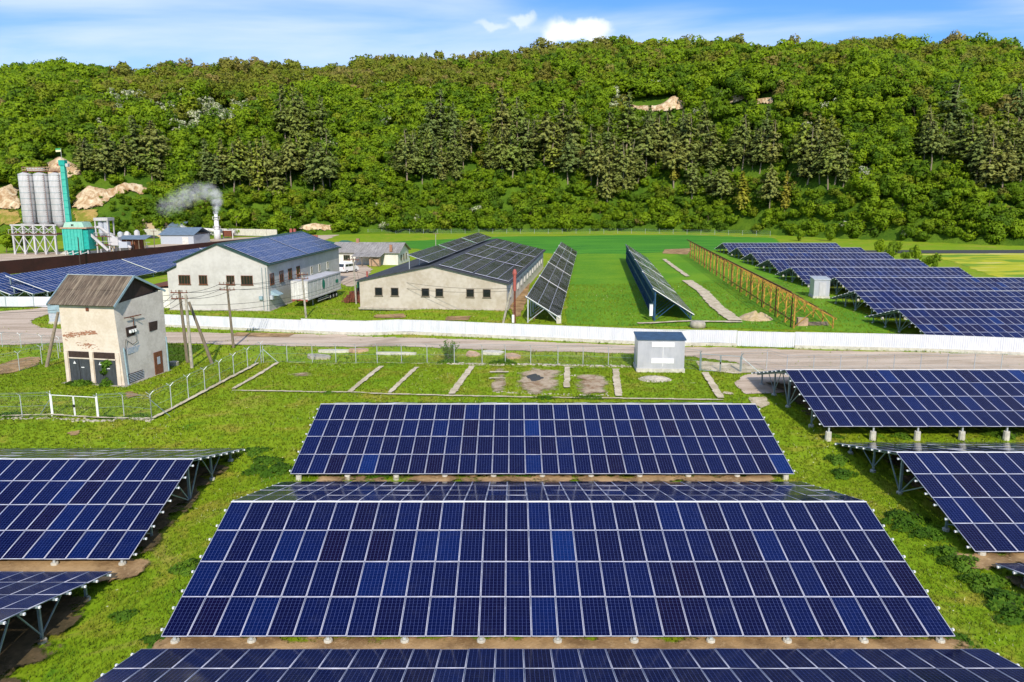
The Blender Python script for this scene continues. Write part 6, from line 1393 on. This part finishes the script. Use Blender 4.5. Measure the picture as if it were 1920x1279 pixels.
WL = [(482, 848, 2.0, 1.8, .4, 500, 'above the corner of the left array'), (500, 868, 2.4, 2.0, .5, 700, 'between the left array and the middle array'), (528, 884, 2.6, 2.2, .6, 800, 'at the left end of the middle array'), (485, 885, 2.0, 1.6, .4, 450, 'left of the middle array corner'), (350, 1068, 1.4, 1.6, .5, 500, 'at the left edge of the largest array'), (232, 1158, 1.2, 1.0, .3, 260, 'in the grass aisle at bottom left'), (300, 1205, 1.6, .9, .35, 350, 'below the left corner of the largest array'),
      (1570, 866, 1.6, 1.6, .6, 500, 'in the shade edge of the right array'), (1582, 892, 1.7, 1.4, .5, 450, 'second of two at the shade edge of the right array'), (1692, 975, 2.6, 1.6, .6, 800, 'beside the braced posts of the right array'), (1702, 990, 1.6, 1.5, .6, 500, 'close under the near slope of the right array'), (1742, 1006, 1.7, 1.4, .6, 500, 'at the third post of the right array'), (1775, 1040, 1.6, 1.5, .5, 450, 'in the aisle left of the lower right array corner'), (1808, 1062, 2.2, 1.6, .6, 700, 'just below the right array corner'), (1848, 1098, 2.4, 1.5, .6, 800, 'in the aisle at lower right'), (1886, 1130, 2.2, 1.6, .6, 800, 'at the right edge of the photo'), (1905, 1160, 1.8, 1.4, .5, 500, 'lowest at the right edge of the photo'), (1795, 1205, 1.6, .9, .35, 350, 'below the right corner of the largest array'),
      (1690, 820, 1.6, 1.2, .35, 350, 'between the footings of the roadside array'), (1880, 818, 2.8, 1.4, .6, 700, 'beside the right footings of the roadside array'), (700, 896, 4, .8, .35, 600, 'long strip below the middle array'), (960, 896, 4, .8, .3, 500, 'under the centre of the middle array'), (1300, 896, 4, .8, .35, 600, 'under the right part of the middle array'), (470, 1200, 3, .7, .3, 400, 'below the bottom edge of the largest array'), (1640, 1200, 3, .7, .35, 400, 'under the lower right of the largest array'),
      (150, 722, 3.0, 1.2, .6, 900, 'along the door sill of the tower'), (205, 722, 2.2, 1.4, 1.0, 900, 'at the foot of the right tower door'), (300, 690, 2.0, 1.2, .4, 400, 'at the back corner of the tower'), (840, 680, 2.2, 1.6, .5, 500, 'below the tall tufted shrub'), (945, 682, 3.0, 1.4, .6, 700, 'in front of the broken slabs'), (1105, 748, 3.2, .8, .4, 500, 'above the ridge of the middle array'), (1020, 748, 2.4, .8, .3, 350, 'on the long concrete strip'), (845, 578, 2.6, 1.4, .7, 600, 'against the front wall of the long building'), (620, 738, 1.6, .8, .2, 200, 'left on the long concrete strip'), (1560, 820, 1.5, .8, .3, 260, 'at the first footing of the roadside array'), (260, 782, 2.2, 1.0, .3, 350, 'between gate and fence corner'), (200, 785, 1.6, .8, .3, 260, 'at the right gate post'), (20, 780, 2.2, 1.0, .4, 350, 'at the left fence by the frame edge')]
for k, (u, v, w, d, h, n, l) in enumerate(WL): weeds('dark green weed clump ' + l, u, v, w * .85, d * .85, h * .75, int(n * .9), k)
# the young tree before the right tower door and the tufted shrub at the road
p = hit(207, 722); V, Q = crown(77, 520, H_=2.6, rad=.95, zc=.62, rz_=.4, leaf=.17, blobs=9); t = thing('shrub', 'green shrub growing in front of the right tower door', 'shrub', tuple(p)); np_obj('crown', np_mesh('crown', V, tri_faces(len(V) // 3), ['weed'], rnd=np.full(len(V), .35), nrm=Q), t); trunk_mb(2.6, .05, .7, 'bark', 3, 3, .4).build('stem', t)
p = hit(842, 677); r = np.random.default_rng(8); m = MB(); t = thing('shrub', 'tall tufted pale green shrub beside the fence and the road', 'shrub', tuple(p)); Vs = []
for k in range(70):
    a, l = r.uniform(0, 6.28), r.uniform(1.2, 2.1); e = Vector((math.cos(a) * r.uniform(.3, 1.1), math.sin(a) * r.uniform(.2, .8), l)); m.tube([(0, 0, 0), tuple(e * .6 + Vector((0, 0, .15))), tuple(e)], [.02, .012, .004], 'wood_grey', 4, False)
    f = r.uniform(.25, 1.05, 18); Vs.append(leaf_tris(np.outer(f, np.array(e)) + r.normal(size=(18, 3)) * .05, r.normal(size=(18, 3)) + [0, -.4, .4], r.uniform(.04, .10, 18), r))
V = np.concatenate(Vs); m.build('stem', t); np_obj('leaves', np_mesh('leaves', V, tri_faces(len(V) // 3), ['weed'], rnd=np.full(len(V), .75), nrm=np.tile([0, -.5, .85], (len(V), 1))), t)
bush('dark_bush', 'dark grey green bush at the left edge below the silos', 12, 474, 8.5, 6.5, 'leaf'); bush('dark_bush', 'dark bush between the left edge and the silo frame', 42, 474, 7.0, 5.5, 'leaf'); bush('dark_bush', 'grey green bush right of the filter unit', 250, 448, 4.0, 4.0, 'bush'); bush('dark_bush', 'low grey green bush touching the brown plant wall', 262, 446, 3.5, 4.0, 'bush')
# grass blades: near lawns thick, farther lawns thinner
def grass(name, label, y0, y1, dens, hmin, hmax, wd, mat, seed, blades=3):
    r = np.random.default_rng(seed); A = .72 * (y1 ** 2 - y0 ** 2) + 9 * (y1 - y0); n = int(A * dens); y = np.sqrt(r.uniform(y0 ** 2, y1 ** 2, n)); x = r.uniform(-1, 1, n) * (.70 * y + 4.5); ok = np.ones(n, bool)
    for mt, P in BARE:
        xs = [p[0] for p in P]; ys = [p[1] for p in P]
        if min(ys) > y1 or max(ys) < y0: continue
        sel = np.where((x > min(xs)) & (x < max(xs)) & (y > min(ys)) & (y < max(ys)))[0]
        if not len(sel): continue
        ins, d = poly_dist(x[sel], y[sel], P); keep = ~ins | (d < r.uniform(0, .5 if mt in ('conc_sheet', 'road') else .9, len(sel))) | (r.random(len(sel)) < {'rubble': .25, 'soil': .06, 'shade_soil': .10, 'conc_sheet': .05}.get(mt, .01)); ok[sel] &= keep
    for P in ([(-40.6, 65.6), (-34.5, 64.2), (-33, 70.5), (-39, 72)], [(11.7, 67.8), (16.2, 67.6), (16.2, 70.6), (11.9, 70.6)], [(-50, 107.8), (-35.5, 106.8), (-32.5, 142), (-48, 142)], [(-22, 107.4), (-1, 104.6), (6, 150), (-15, 150)]): ins, d = poly_dist(x, y, P); ok &= ~ins
    x, y = x[ok], y[ok]; n = len(x); cl = np.array([mnoise.noise(Vector((a * .45, b * .45, 1))) for a, b in zip(x, y)]); h = r.uniform(hmin, hmax, n) * (1 + .4 * cl)
    x = np.repeat(x, blades) + r.normal(0, .05, n * blades); y = np.repeat(y, blades) + r.normal(0, .05, n * blades); h = np.repeat(h, blades) * r.uniform(.6, 1.1, n * blades); a = r.uniform(0, 3.14, n * blades); w = wd * r.uniform(.6, 1.2, n * blades); z = gz(x, y) + .045
    lean = r.normal(0, .45, (n * blades, 2)) * h[:, None]; V = np.stack([np.stack([x - np.cos(a) * w, y - np.sin(a) * w, z - .04], 1), np.stack([x + np.cos(a) * w, y + np.sin(a) * w, z - .04], 1), np.stack([x + lean[:, 0], y + lean[:, 1], z + h], 1)], 1).reshape(-1, 3)
    o = np_obj(name, np_mesh(name, V, tri_faces(len(x)), [mat], rnd=np.repeat(r.random(len(x)), 3), nrm=np.tile([0, 0, 1.0], (len(x) * 3, 1)))); o['kind'] = 'stuff'; o['label'] = label; o['category'] = 'grass'; print(name, len(x))
grass('grass', 'short bright green grass between the nearest solar arrays', 17, 44, 60, .05, .13, .018, 'tuft', 1)
grass('grass', 'bright green grass round the tower and the concrete strips', 44, 74, 26, .06, .16, .03, 'tuft', 2)
grass('grass', 'green grass around the farm buildings beyond the white fence', 74, 135, 6, .10, .24, .05, 'tuft', 3, 2)
